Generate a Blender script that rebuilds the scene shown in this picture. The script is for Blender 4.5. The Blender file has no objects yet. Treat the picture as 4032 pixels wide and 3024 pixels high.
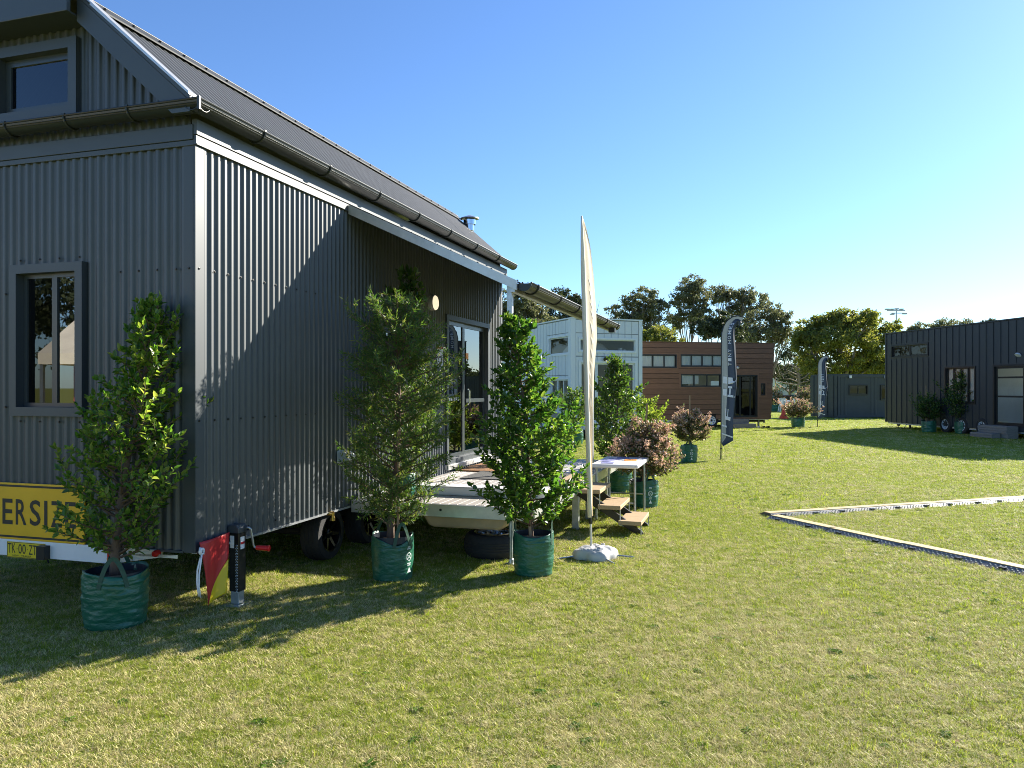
import bpy, bmesh, math, random
import numpy as np
from mathutils import Vector, Matrix, noise as mnoise

random.seed(7)
rng = np.random.default_rng(7)
R = math.radians
scene = bpy.context.scene
COL = scene.collection

# ------------------------------------------------------------------ camera
cam_d = bpy.data.cameras.new('camera')
cam_d.sensor_width = 36.0
cam_d.lens = 27.03
cam_d.shift_y = 0.0029
cam_d.clip_start = 0.05
cam_d.clip_end = 3000
cam = bpy.data.objects.new('camera', cam_d)
cam.location = (0, 0, 1.6)
cam.rotation_euler = (R(90), 0, 0)
COL.objects.link(cam)
scene.camera = cam

# ------------------------------------------------------------------ light
SUN_TRAVEL = Vector((-1.368, -1.044, -0.86)).normalized()
SUN_EL = math.asin(-SUN_TRAVEL.z)
SUN_AZ = math.atan2(-SUN_TRAVEL.x, -SUN_TRAVEL.y)          # clockwise from +Y
world = bpy.data.worlds.new('World')
scene.world = world
world.use_nodes = True
wt = world.node_tree
wt.nodes.clear()
w_out = wt.nodes.new('ShaderNodeOutputWorld')
w_bg = wt.nodes.new('ShaderNodeBackground')
w_sky = wt.nodes.new('ShaderNodeTexSky')
w_sky.sky_type = 'NISHITA'
w_sky.sun_disc = False
w_sky.sun_elevation = SUN_EL
w_sky.sun_rotation = SUN_AZ
w_sky.altitude = 0
w_sky.air_density = 1.0
w_sky.dust_density = 0.25
w_sky.ozone_density = 1.2
w_bg.inputs['Strength'].default_value = 0.062
w_tint = wt.nodes.new('ShaderNodeMix')          # camera white balance: daylight set for a warm sun
w_tint.data_type = 'RGBA'
w_tint.blend_type = 'MULTIPLY'
w_tint.inputs[0].default_value = 1.0
w_tint.inputs[7].default_value = (0.64, 0.885, 1.25, 1)
wt.links.new(w_sky.outputs[0], w_tint.inputs[6])
wt.links.new(w_tint.outputs[2], w_bg.inputs[0])
wt.links.new(w_bg.outputs[0], w_out.inputs[0])
sun_d = bpy.data.lights.new('sun', 'SUN')
sun_d.energy = 5.0
sun_d.angle = R(0.5)
sun_d.color = (1.0, 0.93, 0.80)
sun = bpy.data.objects.new('sun', sun_d)
sun.rotation_euler = SUN_TRAVEL.to_track_quat('-Z', 'Y').to_euler()
sun.location = (30, 25, 30)
COL.objects.link(sun)
scene.view_settings.view_transform = 'Standard'
scene.view_settings.look = 'None'
scene.view_settings.exposure = 1.50
scene.view_settings.gamma = 1.0
scene.view_settings.use_curve_mapping = False
scene.render.engine = 'CYCLES'
scene.cycles.max_bounces = 8
scene.cycles.transparent_max_bounces = 12
scene.cycles.use_denoising = True
scene.cycles.denoising_prefilter = 'NONE'
scene.cycles.pixel_filter_type = 'BLACKMAN_HARRIS'
scene.cycles.filter_width = 0.95
scene.cycles.use_adaptive_sampling = False

# ------------------------------------------------------------------ materials
MATS = {}


def mat(name, color, rough=0.5, metal=0.0, var=0.0, vscale=4.0, bump=0.0, bscale=40.0, spec=0.5,
        transl=0.0, coat=0.0, tcol=None, stretch=(1, 1, 1), color2=None, emit=None, coords='Object', rvar=0.0):
    m = bpy.data.materials.new(name)
    m.use_nodes = True
    nt = m.node_tree
    b = nt.nodes['Principled BSDF']
    out = nt.nodes['Material Output']
    b.inputs['Base Color'].default_value = (*color, 1)
    b.inputs['Roughness'].default_value = rough
    b.inputs['Metallic'].default_value = metal
    b.inputs['Specular IOR Level'].default_value = spec
    b.inputs['Coat Weight'].default_value = coat
    b.inputs['Coat Roughness'].default_value = 0.15
    L = nt.links.new
    tc = nt.nodes.new('ShaderNodeTexCoord')
    mp = nt.nodes.new('ShaderNodeMapping')
    mp.inputs['Scale'].default_value = stretch
    if coords == 'World':
        g = nt.nodes.new('ShaderNodeNewGeometry')
        L(g.outputs['Position'], mp.inputs[0])
    else:
        L(tc.outputs[coords], mp.inputs[0])
    if var > 0 or color2:
        n = nt.nodes.new('ShaderNodeTexNoise')
        n.inputs['Scale'].default_value = vscale
        n.inputs['Detail'].default_value = 6
        n.inputs['Roughness'].default_value = 0.65
        L(mp.outputs[0], n.inputs['Vector'])
        mx = nt.nodes.new('ShaderNodeMix')
        mx.data_type = 'RGBA'
        c2 = color2 or tuple(c * (1 - var) for c in color)
        c1 = color if color2 else tuple(min(1, c * (1 + var)) for c in color)
        mx.inputs[6].default_value = (*c1, 1)
        mx.inputs[7].default_value = (*c2, 1)
        rmp = nt.nodes.new('ShaderNodeMapRange')
        rmp.inputs[1].default_value = 0.3
        rmp.inputs[2].default_value = 0.7
        L(n.outputs[0], rmp.inputs[0])
        L(rmp.outputs[0], mx.inputs[0])
        L(mx.outputs[2], b.inputs['Base Color'])
        if rvar > 0:
            rr = nt.nodes.new('ShaderNodeMapRange')
            rr.inputs[3].default_value = max(0.02, rough - rvar)
            rr.inputs[4].default_value = min(1, rough + rvar)
            L(n.outputs[0], rr.inputs[0])
            L(rr.outputs[0], b.inputs['Roughness'])
    if bump > 0:
        n2 = nt.nodes.new('ShaderNodeTexNoise')
        n2.inputs['Scale'].default_value = bscale
        n2.inputs['Detail'].default_value = 4
        L(mp.outputs[0], n2.inputs['Vector'])
        bp = nt.nodes.new('ShaderNodeBump')
        bp.inputs['Strength'].default_value = bump
        bp.inputs['Distance'].default_value = 0.02
        L(n2.outputs[0], bp.inputs['Height'])
        L(bp.outputs[0], b.inputs['Normal'])
    if transl > 0:
        t = nt.nodes.new('ShaderNodeBsdfTranslucent')
        t.inputs[0].default_value = (*(tcol or color), 1)
        ms = nt.nodes.new('ShaderNodeMixShader')
        ms.inputs[0].default_value = transl
        L(b.outputs[0], ms.inputs[1])
        L(t.outputs[0], ms.inputs[2])
        L(ms.outputs[0], out.inputs[0])
    if emit:
        b.inputs['Emission Color'].default_value = (*emit[0], 1)
        b.inputs['Emission Strength'].default_value = emit[1]
    MATS[name] = m
    return m


def leaf_mat(name, cols, tcols, rough=0.38, transl=0.4, spec=0.5, fac_pow=1.0):
    """leaf colours vary from leaf to leaf (random per island + per object)"""
    m = bpy.data.materials.new(name)
    m.use_nodes = True
    nt = m.node_tree
    b = nt.nodes['Principled BSDF']
    out = nt.nodes['Material Output']
    L = nt.links.new
    g = nt.nodes.new('ShaderNodeNewGeometry')
    oi = nt.nodes.new('ShaderNodeObjectInfo')
    ad = nt.nodes.new('ShaderNodeMath')
    ad.operation = 'ADD'
    L(g.outputs['Random Per Island'], ad.inputs[0])
    L(oi.outputs['Random'], ad.inputs[1])
    fr = nt.nodes.new('ShaderNodeMath')
    fr.operation = 'FRACT'
    L(ad.outputs[0], fr.inputs[0])
    for cs, kind in ((cols, 0), (tcols, 1)):
        cr = nt.nodes.new('ShaderNodeValToRGB')
        el = cr.color_ramp.elements
        n = len(cs)
        while len(el) < n:
            el.new(0.5)
        for i, c in enumerate(cs):
            el[i].position = i / max(1, n - 1)
            el[i].color = (*c, 1)
        L(fr.outputs[0], cr.inputs[0])
        if kind == 0:
            L(cr.outputs[0], b.inputs['Base Color'])
        else:
            t = nt.nodes.new('ShaderNodeBsdfTranslucent')
            L(cr.outputs[0], t.inputs[0])
            ms = nt.nodes.new('ShaderNodeMixShader')
            ms.inputs[0].default_value = transl
            L(b.outputs[0], ms.inputs[1])
            L(t.outputs[0], ms.inputs[2])
            L(ms.outputs[0], out.inputs[0])
    b.inputs['Roughness'].default_value = rough
    b.inputs['Specular IOR Level'].default_value = spec
    MATS[name] = m
    return m


def glass_mat(name, tint=(0.55, 0.6, 0.62), ior=1.6):
    m = bpy.data.materials.new(name)
    m.use_nodes = True
    nt = m.node_tree
    nt.nodes.remove(nt.nodes['Principled BSDF'])
    out = nt.nodes['Material Output']
    t = nt.nodes.new('ShaderNodeBsdfTransparent')
    t.inputs[0].default_value = (*tint, 1)
    g = nt.nodes.new('ShaderNodeBsdfGlossy')
    g.inputs['Roughness'].default_value = 0.0
    g.inputs[0].default_value = (0.95, 0.97, 1, 1)
    f = nt.nodes.new('ShaderNodeFresnel')
    f.inputs[0].default_value = ior
    ms = nt.nodes.new('ShaderNodeMixShader')
    nt.links.new(f.outputs[0], ms.inputs[0])
    nt.links.new(t.outputs[0], ms.inputs[1])
    nt.links.new(g.outputs[0], ms.inputs[2])
    nt.links.new(ms.outputs[0], out.inputs[0])
    MATS[name] = m
    return m


mat('steel_dark', (0.036, 0.046, 0.054), rough=0.50, var=0.13, vscale=0.9, spec=0.9, rvar=0.05, bump=0.02, bscale=3)
mat('roof_dark', (0.075, 0.078, 0.078), rough=0.5, var=0.08, vscale=1.5, spec=0.6)
mat('trim_dark', (0.036, 0.047, 0.056), rough=0.50, var=0.08, vscale=2, spec=0.7)
mat('gutter_dark', (0.026, 0.030, 0.031), rough=0.36, var=0.1, vscale=6, spec=0.4)
mat('ridge_dark', (0.030, 0.034, 0.038), rough=0.65, var=0.08, vscale=3, spec=0.3)
mat('frame_dark', (0.045, 0.055, 0.062), rough=0.3, spec=0.5)
mat('frame_black', (0.012, 0.013, 0.015), rough=0.35)
mat('galv', (0.45, 0.47, 0.49), rough=0.42, metal=0.85, var=0.2, vscale=14)
mat('alu_plate', (0.55, 0.55, 0.54), rough=0.38, metal=0.6, var=0.12, vscale=8)
mat('chrome', (0.75, 0.76, 0.78), rough=0.12, metal=1.0)
mat('brass', (0.62, 0.45, 0.18), rough=0.25, metal=1.0)
mat('white_paint', (0.78, 0.78, 0.77), rough=0.4, var=0.05, vscale=5)
mat('sunlit_white', (0.72, 0.68, 0.56), rough=0.5, var=0.06, vscale=4)  # white rail paint with the warm sun bounce put into its colour
mat('white_plastic', (0.80, 0.80, 0.80), rough=0.35, var=0.03)
mat('black_plastic', (0.015, 0.015, 0.016), rough=0.35)
mat('black_paint', (0.012, 0.012, 0.013), rough=0.3, var=0.2, vscale=10)
mat('rubber', (0.018, 0.018, 0.019), rough=0.75, var=0.25, vscale=20, bump=0.2, bscale=60)
mat('rim_black', (0.02, 0.02, 0.022), rough=0.22, metal=0.7)
mat('rim_white', (0.62, 0.66, 0.70), rough=0.35)
mat('interior_dark', (0.06, 0.06, 0.06), rough=0.8)
mat('interior_pale', (0.70, 0.68, 0.62), rough=0.8, var=0.05)
mat('interior_white', (0.82, 0.82, 0.80), rough=0.6)
mat('interior_mid', (0.22, 0.22, 0.21), rough=0.7)
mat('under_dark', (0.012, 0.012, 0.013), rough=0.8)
mat('deck_board', (0.40, 0.37, 0.34), rough=0.45, var=0.12, vscale=3, stretch=(1, 8, 8), bump=0.1, bscale=30)
mat('tank_tan', (0.55, 0.40, 0.24), rough=0.42, var=0.12, vscale=5, spec=0.5)
mat('pine', (0.50, 0.36, 0.20), rough=0.65, color2=(0.36, 0.25, 0.14), vscale=5, stretch=(14, 1.2, 14), bump=0.15, bscale=20)
mat('pine_grey', (0.24, 0.22, 0.19), rough=0.75, color2=(0.15, 0.135, 0.12), vscale=6, stretch=(2, 2, 16), bump=0.2, bscale=20)
mat('coir', (0.42, 0.20, 0.07), rough=0.95, color2=(0.10, 0.055, 0.03), vscale=9, bump=0.8, bscale=120)
mat('mat_grey', (0.10, 0.10, 0.10), rough=0.95, var=0.3, vscale=50, bump=0.6, bscale=200)
mat('sign_yellow', (0.80, 0.45, 0.010), rough=0.4, var=0.06, vscale=6)
mat('plate_yellow', (0.74, 0.56, 0.02), rough=0.35)
mat('ink', (0.02, 0.018, 0.015), rough=0.5)
mat('print_white', (0.75, 0.78, 0.76), rough=0.5)
mat('red_lens', (0.45, 0.02, 0.015), rough=0.15)
mat('amber_lens', (0.65, 0.16, 0.01), rough=0.15)
mat('pvc_red', (0.50, 0.025, 0.03), rough=0.45, var=0.1, vscale=6, bump=0.15, bscale=14, transl=0.12, tcol=(0.7, 0.05, 0.05))
mat('pvc_yellow', (0.75, 0.55, 0.01), rough=0.45, var=0.05, transl=0.2, tcol=(0.9, 0.7, 0.02))
mat('cord_white', (0.75, 0.75, 0.75), rough=0.8)
mat('handle_red', (0.65, 0.02, 0.02), rough=0.3)
mat('bag_green', (0.010, 0.105, 0.058), rough=0.38, var=0.18, vscale=5, bump=0.45, bscale=16, spec=0.6, coords='Object', stretch=(1, 1, 2.2))
mat('bag_inside', (0.01, 0.018, 0.03), rough=0.5)
mat('soil', (0.06, 0.042, 0.03), rough=0.95, bump=0.8, bscale=50, var=0.4, vscale=30)
mat('bark', (0.17, 0.115, 0.08), rough=0.85, color2=(0.09, 0.06, 0.045), vscale=14, stretch=(1, 1, 0.35), bump=0.6, bscale=35)
mat('bark_pale', (0.28, 0.24, 0.20), rough=0.85, color2=(0.14, 0.11, 0.09), vscale=3, stretch=(1, 1, 0.3), bump=0.4, bscale=8)
mat('stake', (0.36, 0.25, 0.15), rough=0.8, color2=(0.25, 0.16, 0.09), vscale=8, stretch=(4, 4, 0.5))
mat('cloth_cream', (0.80, 0.70, 0.54), rough=0.85, var=0.05, vscale=6, transl=0.45, tcol=(0.85, 0.72, 0.52))
mat('cloth_pale', (0.88, 0.82, 0.72), rough=0.8, transl=0.3, tcol=(0.9, 0.84, 0.72))
mat('cloth_sleeve', (0.72, 0.66, 0.56), rough=0.8)
mat('cloth_navy', (0.016, 0.028, 0.050), rough=0.6, transl=0.12, tcol=(0.03, 0.05, 0.09))
mat('cloth_grey', (0.20, 0.24, 0.26), rough=0.65, transl=0.15)
mat('cloth_white', (0.72, 0.74, 0.82), rough=0.7)
mat('sandbag', (0.48, 0.47, 0.46), rough=0.5, var=0.10, vscale=6, bump=0.15, bscale=14)
mat('paper_blue', (0.10, 0.10, 0.30), rough=0.5, color2=(0.35, 0.36, 0.55), vscale=9)
mat('paper_grey', (0.62, 0.64, 0.72), rough=0.5, color2=(0.25, 0.28, 0.34), vscale=14, stretch=(1, 1, 2))
mat('paper_orange', (0.75, 0.28, 0.05), rough=0.6)
mat('house_white', (0.60, 0.66, 0.69), rough=0.5, var=0.03, vscale=2)
mat('house_gap_shade', (0.22, 0.25, 0.27), rough=0.7)  # backing darkened to imitate the shadow in gaps between the white boards
mat('wood_gap_shade', (0.03, 0.016, 0.01), rough=0.8)  # dark brown backing, shadow of the board gaps put into its colour
mat('house_trim', (0.64, 0.70, 0.73), rough=0.45)
mat('wood_brown', (0.165, 0.085, 0.048), rough=0.6, color2=(0.112, 0.056, 0.031), vscale=2.5, stretch=(1.2, 14, 14), bump=0.2, bscale=10)
mat('wood_brown_b', (0.185, 0.096, 0.055), rough=0.6, color2=(0.128, 0.064, 0.036), vscale=2.5, stretch=(1.2, 14, 14), bump=0.2, bscale=10)
mat('house_navy', (0.026, 0.032, 0.038), rough=0.5, var=0.06, vscale=2)
mat('container_navy', (0.042, 0.050, 0.055), rough=0.55, var=0.15, vscale=2, bump=0.1, bscale=4)
mat('lamp_opal', (0.9, 0.86, 0.75), rough=0.4, emit=((1.0, 0.84, 0.60), 0.32))
mat('lamp_body', (0.25, 0.24, 0.22), rough=0.5)
mat('grey_plastic', (0.42, 0.45, 0.47), rough=0.4)
mat('cone_orange', (0.75, 0.07, 0.02), rough=0.5)
mat('bin_green', (0.01, 0.06, 0.035), rough=0.5)
mat('bin_lid', (0.10, 0.03, 0.02), rough=0.5)
mat('ramp_yellow', (0.60, 0.44, 0.19), rough=0.5, var=0.1, vscale=10)
mat('ramp_grey', (0.12, 0.12, 0.12), rough=0.5, var=0.15, vscale=10)
mat('caravan_white', (0.72, 0.74, 0.76), rough=0.3)
mat('caravan_blue', (0.03, 0.10, 0.30), rough=0.35)
mat('shed_green', (0.28, 0.36, 0.34), rough=0.6)
mat('fence_rail', (0.16, 0.17, 0.17), rough=0.6)
mat('car_paint', (0.30, 0.32, 0.35), rough=0.25, coat=0.5)
mat('sheet_cream', (0.80, 0.72, 0.58), rough=0.8, var=0.1, vscale=3)
mat('banner_red', (0.55, 0.06, 0.05), rough=0.6)
glass_mat('glass', tint=(0.72, 0.76, 0.78), ior=1.45)
glass_mat('glass_dark', tint=(0.22, 0.24, 0.26), ior=1.7)
glass_mat('glass_mirror', tint=(0.30, 0.32, 0.34), ior=2.3)
glass_mat('glass_tint', tint=(0.25, 0.28, 0.30), ior=1.65)

leaf_mat('leaf_ficus', [(0.034, 0.086, 0.016), (0.058, 0.128, 0.021), (0.095, 0.175, 0.028), (0.13, 0.20, 0.035), (0.20, 0.25, 0.05)],
         [(0.12, 0.30, 0.02), (0.20, 0.42, 0.03), (0.32, 0.52, 0.04), (0.48, 0.60, 0.07), (0.56, 0.60, 0.10)], rough=0.34, transl=0.46)
leaf_mat('leaf_mid', [(0.018, 0.052, 0.012), (0.032, 0.082, 0.016), (0.055, 0.118, 0.020), (0.10, 0.17, 0.03)],
         [(0.09, 0.24, 0.02), (0.14, 0.34, 0.03), (0.22, 0.42, 0.03), (0.38, 0.52, 0.06)], rough=0.32, transl=0.38)
leaf_mat('leaf_dark', [(0.016, 0.042, 0.012), (0.028, 0.065, 0.015), (0.045, 0.095, 0.02), (0.09, 0.14, 0.03)],
         [(0.08, 0.20, 0.02), (0.12, 0.26, 0.03), (0.18, 0.32, 0.03), (0.34, 0.42, 0.06)], rough=0.30, transl=0.36)
leaf_mat('leaf_needle', [(0.022, 0.062, 0.014), (0.036, 0.088, 0.018), (0.062, 0.115, 0.022), (0.14, 0.17, 0.035)],
         [(0.10, 0.24, 0.02), (0.15, 0.31, 0.03), (0.24, 0.37, 0.04), (0.48, 0.48, 0.09)], rough=0.5, transl=0.35)
leaf_mat('leaf_lime', [(0.07, 0.13, 0.015), (0.10, 0.17, 0.02), (0.15, 0.21, 0.025)],
         [(0.26, 0.40, 0.03), (0.34, 0.46, 0.04), (0.44, 0.52, 0.06)], rough=0.4, transl=0.42)
leaf_mat('leaf_bronze', [(0.045, 0.09, 0.028), (0.08, 0.11, 0.035), (0.14, 0.13, 0.05), (0.24, 0.16, 0.10)],
         [(0.16, 0.26, 0.06), (0.26, 0.28, 0.07), (0.36, 0.26, 0.12), (0.46, 0.3, 0.2)], rough=0.4, transl=0.3)
leaf_mat('petal_pink', [(0.50, 0.30, 0.20), (0.62, 0.42, 0.31), (0.70, 0.56, 0.44), (0.48, 0.33, 0.18)],
         [(0.66, 0.38, 0.26), (0.70, 0.48, 0.34)], rough=0.6, transl=0.3)
leaf_mat('euc_leaf', [(0.070, 0.090, 0.048), (0.105, 0.122, 0.064), (0.145, 0.152, 0.082), (0.18, 0.165, 0.105)],
         [(0.19, 0.23, 0.09), (0.26, 0.28, 0.11), (0.32, 0.31, 0.13)], rough=0.55, transl=0.30, spec=0.3)
leaf_mat('euc_dark', [(0.036, 0.052, 0.025), (0.056, 0.072, 0.034), (0.080, 0.092, 0.042)],
         [(0.07, 0.10, 0.03), (0.10, 0.12, 0.04)], rough=0.55, transl=0.28, spec=0.3)
leaf_mat('olive_leaf', [(0.075, 0.105, 0.026), (0.120, 0.145, 0.032), (0.165, 0.175, 0.040), (0.21, 0.19, 0.05)],
         [(0.24, 0.30, 0.04), (0.34, 0.37, 0.05), (0.44, 0.42, 0.07)], rough=0.55, transl=0.35, spec=0.3)


# ------------------------------------------------------------------ mesh helpers
class MB:
    """collects shapes, then links them as ONE mesh object; `f` maps local coordinates"""

    def __init__(self, f=None):
        self.v, self.q, self.mi = [], [], []
        self.f = f
        self.cur = 0

    def _add(self, vs, fs):
        n = len(self.v)
        f = self.f
        self.v += [tuple(f(*p)) if f else tuple(p) for p in vs]
        self.q += [tuple(i + n for i in q) for q in fs]
        self.mi += [self.cur] * len(fs)
        return self

    def box(self, x0, x1, y0, y1, z0, z1):
        return self._add([(x0, y0, z0), (x1, y0, z0), (x1, y1, z0), (x0, y1, z0), (x0, y0, z1), (x1, y0, z1), (x1, y1, z1), (x0, y1, z1)],
                         [(0, 3, 2, 1), (4, 5, 6, 7), (0, 1, 5, 4), (1, 2, 6, 5), (2, 3, 7, 6), (3, 0, 4, 7)])

    def quad(self, *p):
        return self._add(p, [tuple(range(len(p)))])

    def prism(self, poly, fn0, fn1):
        """poly of 2-D points; fn0 / fn1 give the 3-D point on either end"""
        n = len(poly)
        a = [fn0(*p) for p in poly]
        b = [fn1(*p) for p in poly]
        fs = [tuple(range(n - 1, -1, -1)), tuple(range(n, 2 * n))]
        fs += [(i, (i + 1) % n, n + (i + 1) % n, n + i) for i in range(n)]
        return self._add(a + b, fs)

    def tube(self, pts, r, seg=6, caps=True):
        pts = [Vector(p) for p in pts]
        rs = r if isinstance(r, (list, tuple)) else [r] * len(pts)
        vs, fs = [], []
        up = Vector((0, 0, 1))
        for i, p in enumerate(pts):
            t = (pts[min(i + 1, len(pts) - 1)] - pts[max(i - 1, 0)]).normalized()
            ref = up if abs(t.z) < 0.9 else Vector((1, 0, 0))
            a = t.cross(ref).normalized()
            b = t.cross(a)
            for k in range(seg):
                an = 2 * math.pi * k / seg
                vs.append(p + (a * math.cos(an) + b * math.sin(an)) * rs[i])
        for i in range(len(pts) - 1):
            for k in range(seg):
                k2 = (k + 1) % seg
                fs.append((i * seg + k, i * seg + k2, (i + 1) * seg + k2, (i + 1) * seg + k))
        if caps:
            fs.append(tuple(range(seg - 1, -1, -1)))
            m = (len(pts) - 1) * seg
            fs.append(tuple(range(m, m + seg)))
        return self._add(vs, fs)

    def lathe(self, prof, c=(0, 0, 0), ax=(0, 0, 1), seg=24, fn=None):
        """prof: (radius, height) along axis ax from c"""
        ax = Vector(ax).normalized()
        ref = Vector((0, 0, 1)) if abs(ax.z) < 0.9 else Vector((1, 0, 0))
        a = ax.cross(ref).normalized()
        b = ax.cross(a)
        vs, fs = [], []
        c = Vector(c)
        for (r, h) in prof:
            for k in range(seg):
                an = 2 * math.pi * k / seg
                rr = fn(r, h, an) if fn else r
                vs.append(c + ax * h + (a * math.cos(an) + b * math.sin(an)) * rr)
        for i in range(len(prof) - 1):
            for k in range(seg):
                k2 = (k + 1) % seg
                fs.append((i * seg + k, i * seg + k2, (i + 1) * seg + k2, (i + 1) * seg + k))
        return self._add(vs, fs)

    def grid(self, fn, nu, nv):
        vs = [fn(i / nu, j / nv) for j in range(nv + 1) for i in range(nu + 1)]
        fs = [(j * (nu + 1) + i, j * (nu + 1) + i + 1, (j + 1) * (nu + 1) + i + 1, (j + 1) * (nu + 1) + i) for j in range(nv) for i in range(nu)]
        return self._add(vs, fs)

    def build(self, name, m, parent=None, smooth=False, bevel=0.0, recalc=True):
        me = bpy.data.meshes.new(name)
        me.from_pydata(self.v, [], self.q)
        for x in (m if isinstance(m, (list, tuple)) else [m]):
            me.materials.append(MATS[x])
        if any(self.mi):
            me.polygons.foreach_set('material_index', self.mi)
        if recalc:
            bm = bmesh.new()
            bm.from_mesh(me)
            bmesh.ops.recalc_face_normals(bm, faces=bm.faces)
            bm.to_mesh(me)
            bm.free()
        if smooth:
            me.polygons.foreach_set('use_smooth', [True] * len(me.polygons))
            if smooth == 'auto':
                me.set_sharp_from_angle(angle=R(40))
        o = link(name, me, parent)
        if bevel:
            md = o.modifiers.new('bevel', 'BEVEL')
            md.width = bevel
            md.segments = 2
            md.limit_method = 'ANGLE'
        return o


def link(name, me, parent=None):
    o = bpy.data.objects.new(name, me)
    COL.objects.link(o)
    if parent:
        o.parent = parent
    return o


def tag(o, label=None, cat=None, group=None, kind=None):
    if label:
        o['label'] = label
    if cat:
        o['category'] = cat
    if group:
        o['group'] = group
    if kind:
        o['kind'] = kind
    return o


def thing(name, label, cat, loc=(0, 0, 0), rz=0.0, group=None):
    o = link(name, None)
    o.location = loc
    o.rotation_euler = (0, 0, rz)
    return tag(o, label, cat, group)


def copy_tree(o, parent=None):
    c = o.copy()
    COL.objects.link(c)
    c.parent = parent
    for ch in list(o.children):
        copy_tree(ch, c)
    return c


def text_geo(s, size=1.0, sx=1.0, align='LEFT', extra=0.0):
    cu = bpy.data.curves.new('text', 'FONT')
    cu.body = s
    cu.size = size
    cu.align_x = align
    cu.resolution_u = 3
    cu.offset = extra
    ob = bpy.data.objects.new('text', cu)
    COL.objects.link(ob)
    bpy.context.view_layer.update()
    dg = bpy.context.evaluated_depsgraph_get()
    me = bpy.data.meshes.new_from_object(ob.evaluated_get(dg))
    vs = [(v.co.x * sx, v.co.y) for v in me.vertices]
    fs = [tuple(p.vertices) for p in me.polygons]
    bpy.data.objects.remove(ob)
    bpy.data.curves.remove(cu)
    bpy.data.meshes.remove(me)
    return vs, fs


def print_text(name, s, size, sx, fn, m, parent, align='LEFT', extra=0.0):
    vs, fs = text_geo(s, size, sx, align, extra)
    b = MB()
    b._add([fn(*p) for p in vs], fs)
    return b.build(name, m, parent, recalc=False)


def np_mesh(name, verts, quads, m, parent=None):
    me = bpy.data.meshes.new(name)
    nv, nf = len(verts), len(quads)
    k = quads.shape[1]
    me.vertices.add(nv)
    me.vertices.foreach_set('co', np.ascontiguousarray(verts, np.float32).ravel())
    me.loops.add(nf * k)
    me.loops.foreach_set('vertex_index', np.ascontiguousarray(quads, np.int32).ravel())
    me.polygons.add(nf)
    me.polygons.foreach_set('loop_start', np.arange(0, nf * k, k, dtype=np.int32))
    me.update()
    me.materials.append(MATS[m])
    return link(name, me, parent)


def unit(a):
    return a / np.maximum(1e-9, np.linalg.norm(a, axis=-1, keepdims=True))


LEAF_Q = np.array([[0, 1, 2, 3], [0, 3, 4, 5]])


def leaf_verts(P, D, N, ln, wd, fold=0.18, droop=0.12):
    """6-vertex leaves folded along the midrib"""
    D = unit(D)
    S = unit(np.cross(D, N))
    N = np.cross(S, D)
    ln = ln[:, None]
    wd = wd[:, None]
    up = N * wd * fold
    dr = N * ln * droop
    V = np.stack([P, P + D * ln * .30 + S * wd * .5 + up, P + D * ln * .68 + S * wd * .42 + up - dr * .4,
                  P + D * ln - dr, P + D * ln * .68 - S * wd * .42 + up - dr * .4, P + D * ln * .30 - S * wd * .5 + up], axis=1)
    return V


def leaf_mesh(name, P, D, N, ln, wd, m, parent, **k):
    V = leaf_verts(P, D, N, ln, wd, **k)
    n = len(P)
    Q = (LEAF_Q[None] + (np.arange(n) * 6)[:, None, None]).reshape(-1, 4)
    return np_mesh(name, V.reshape(-1, 3), Q, m, parent)


def blade_mesh(name, P, D, N, ln, wd, m, parent):
    """4-vertex diamonds for distant or needle foliage"""
    D = unit(D)
    S = unit(np.cross(D, N)) * (wd[:, None] * .5)
    D = D * ln[:, None]
    V = np.stack([P, P + D * .45 + S, P + D, P + D * .45 - S], axis=1)
    n = len(P)
    Q = (np.array([[0, 1, 2, 3]]) + (np.arange(n) * 4)[:, None])
    return np_mesh(name, V.reshape(-1, 3), Q, m, parent)


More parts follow.
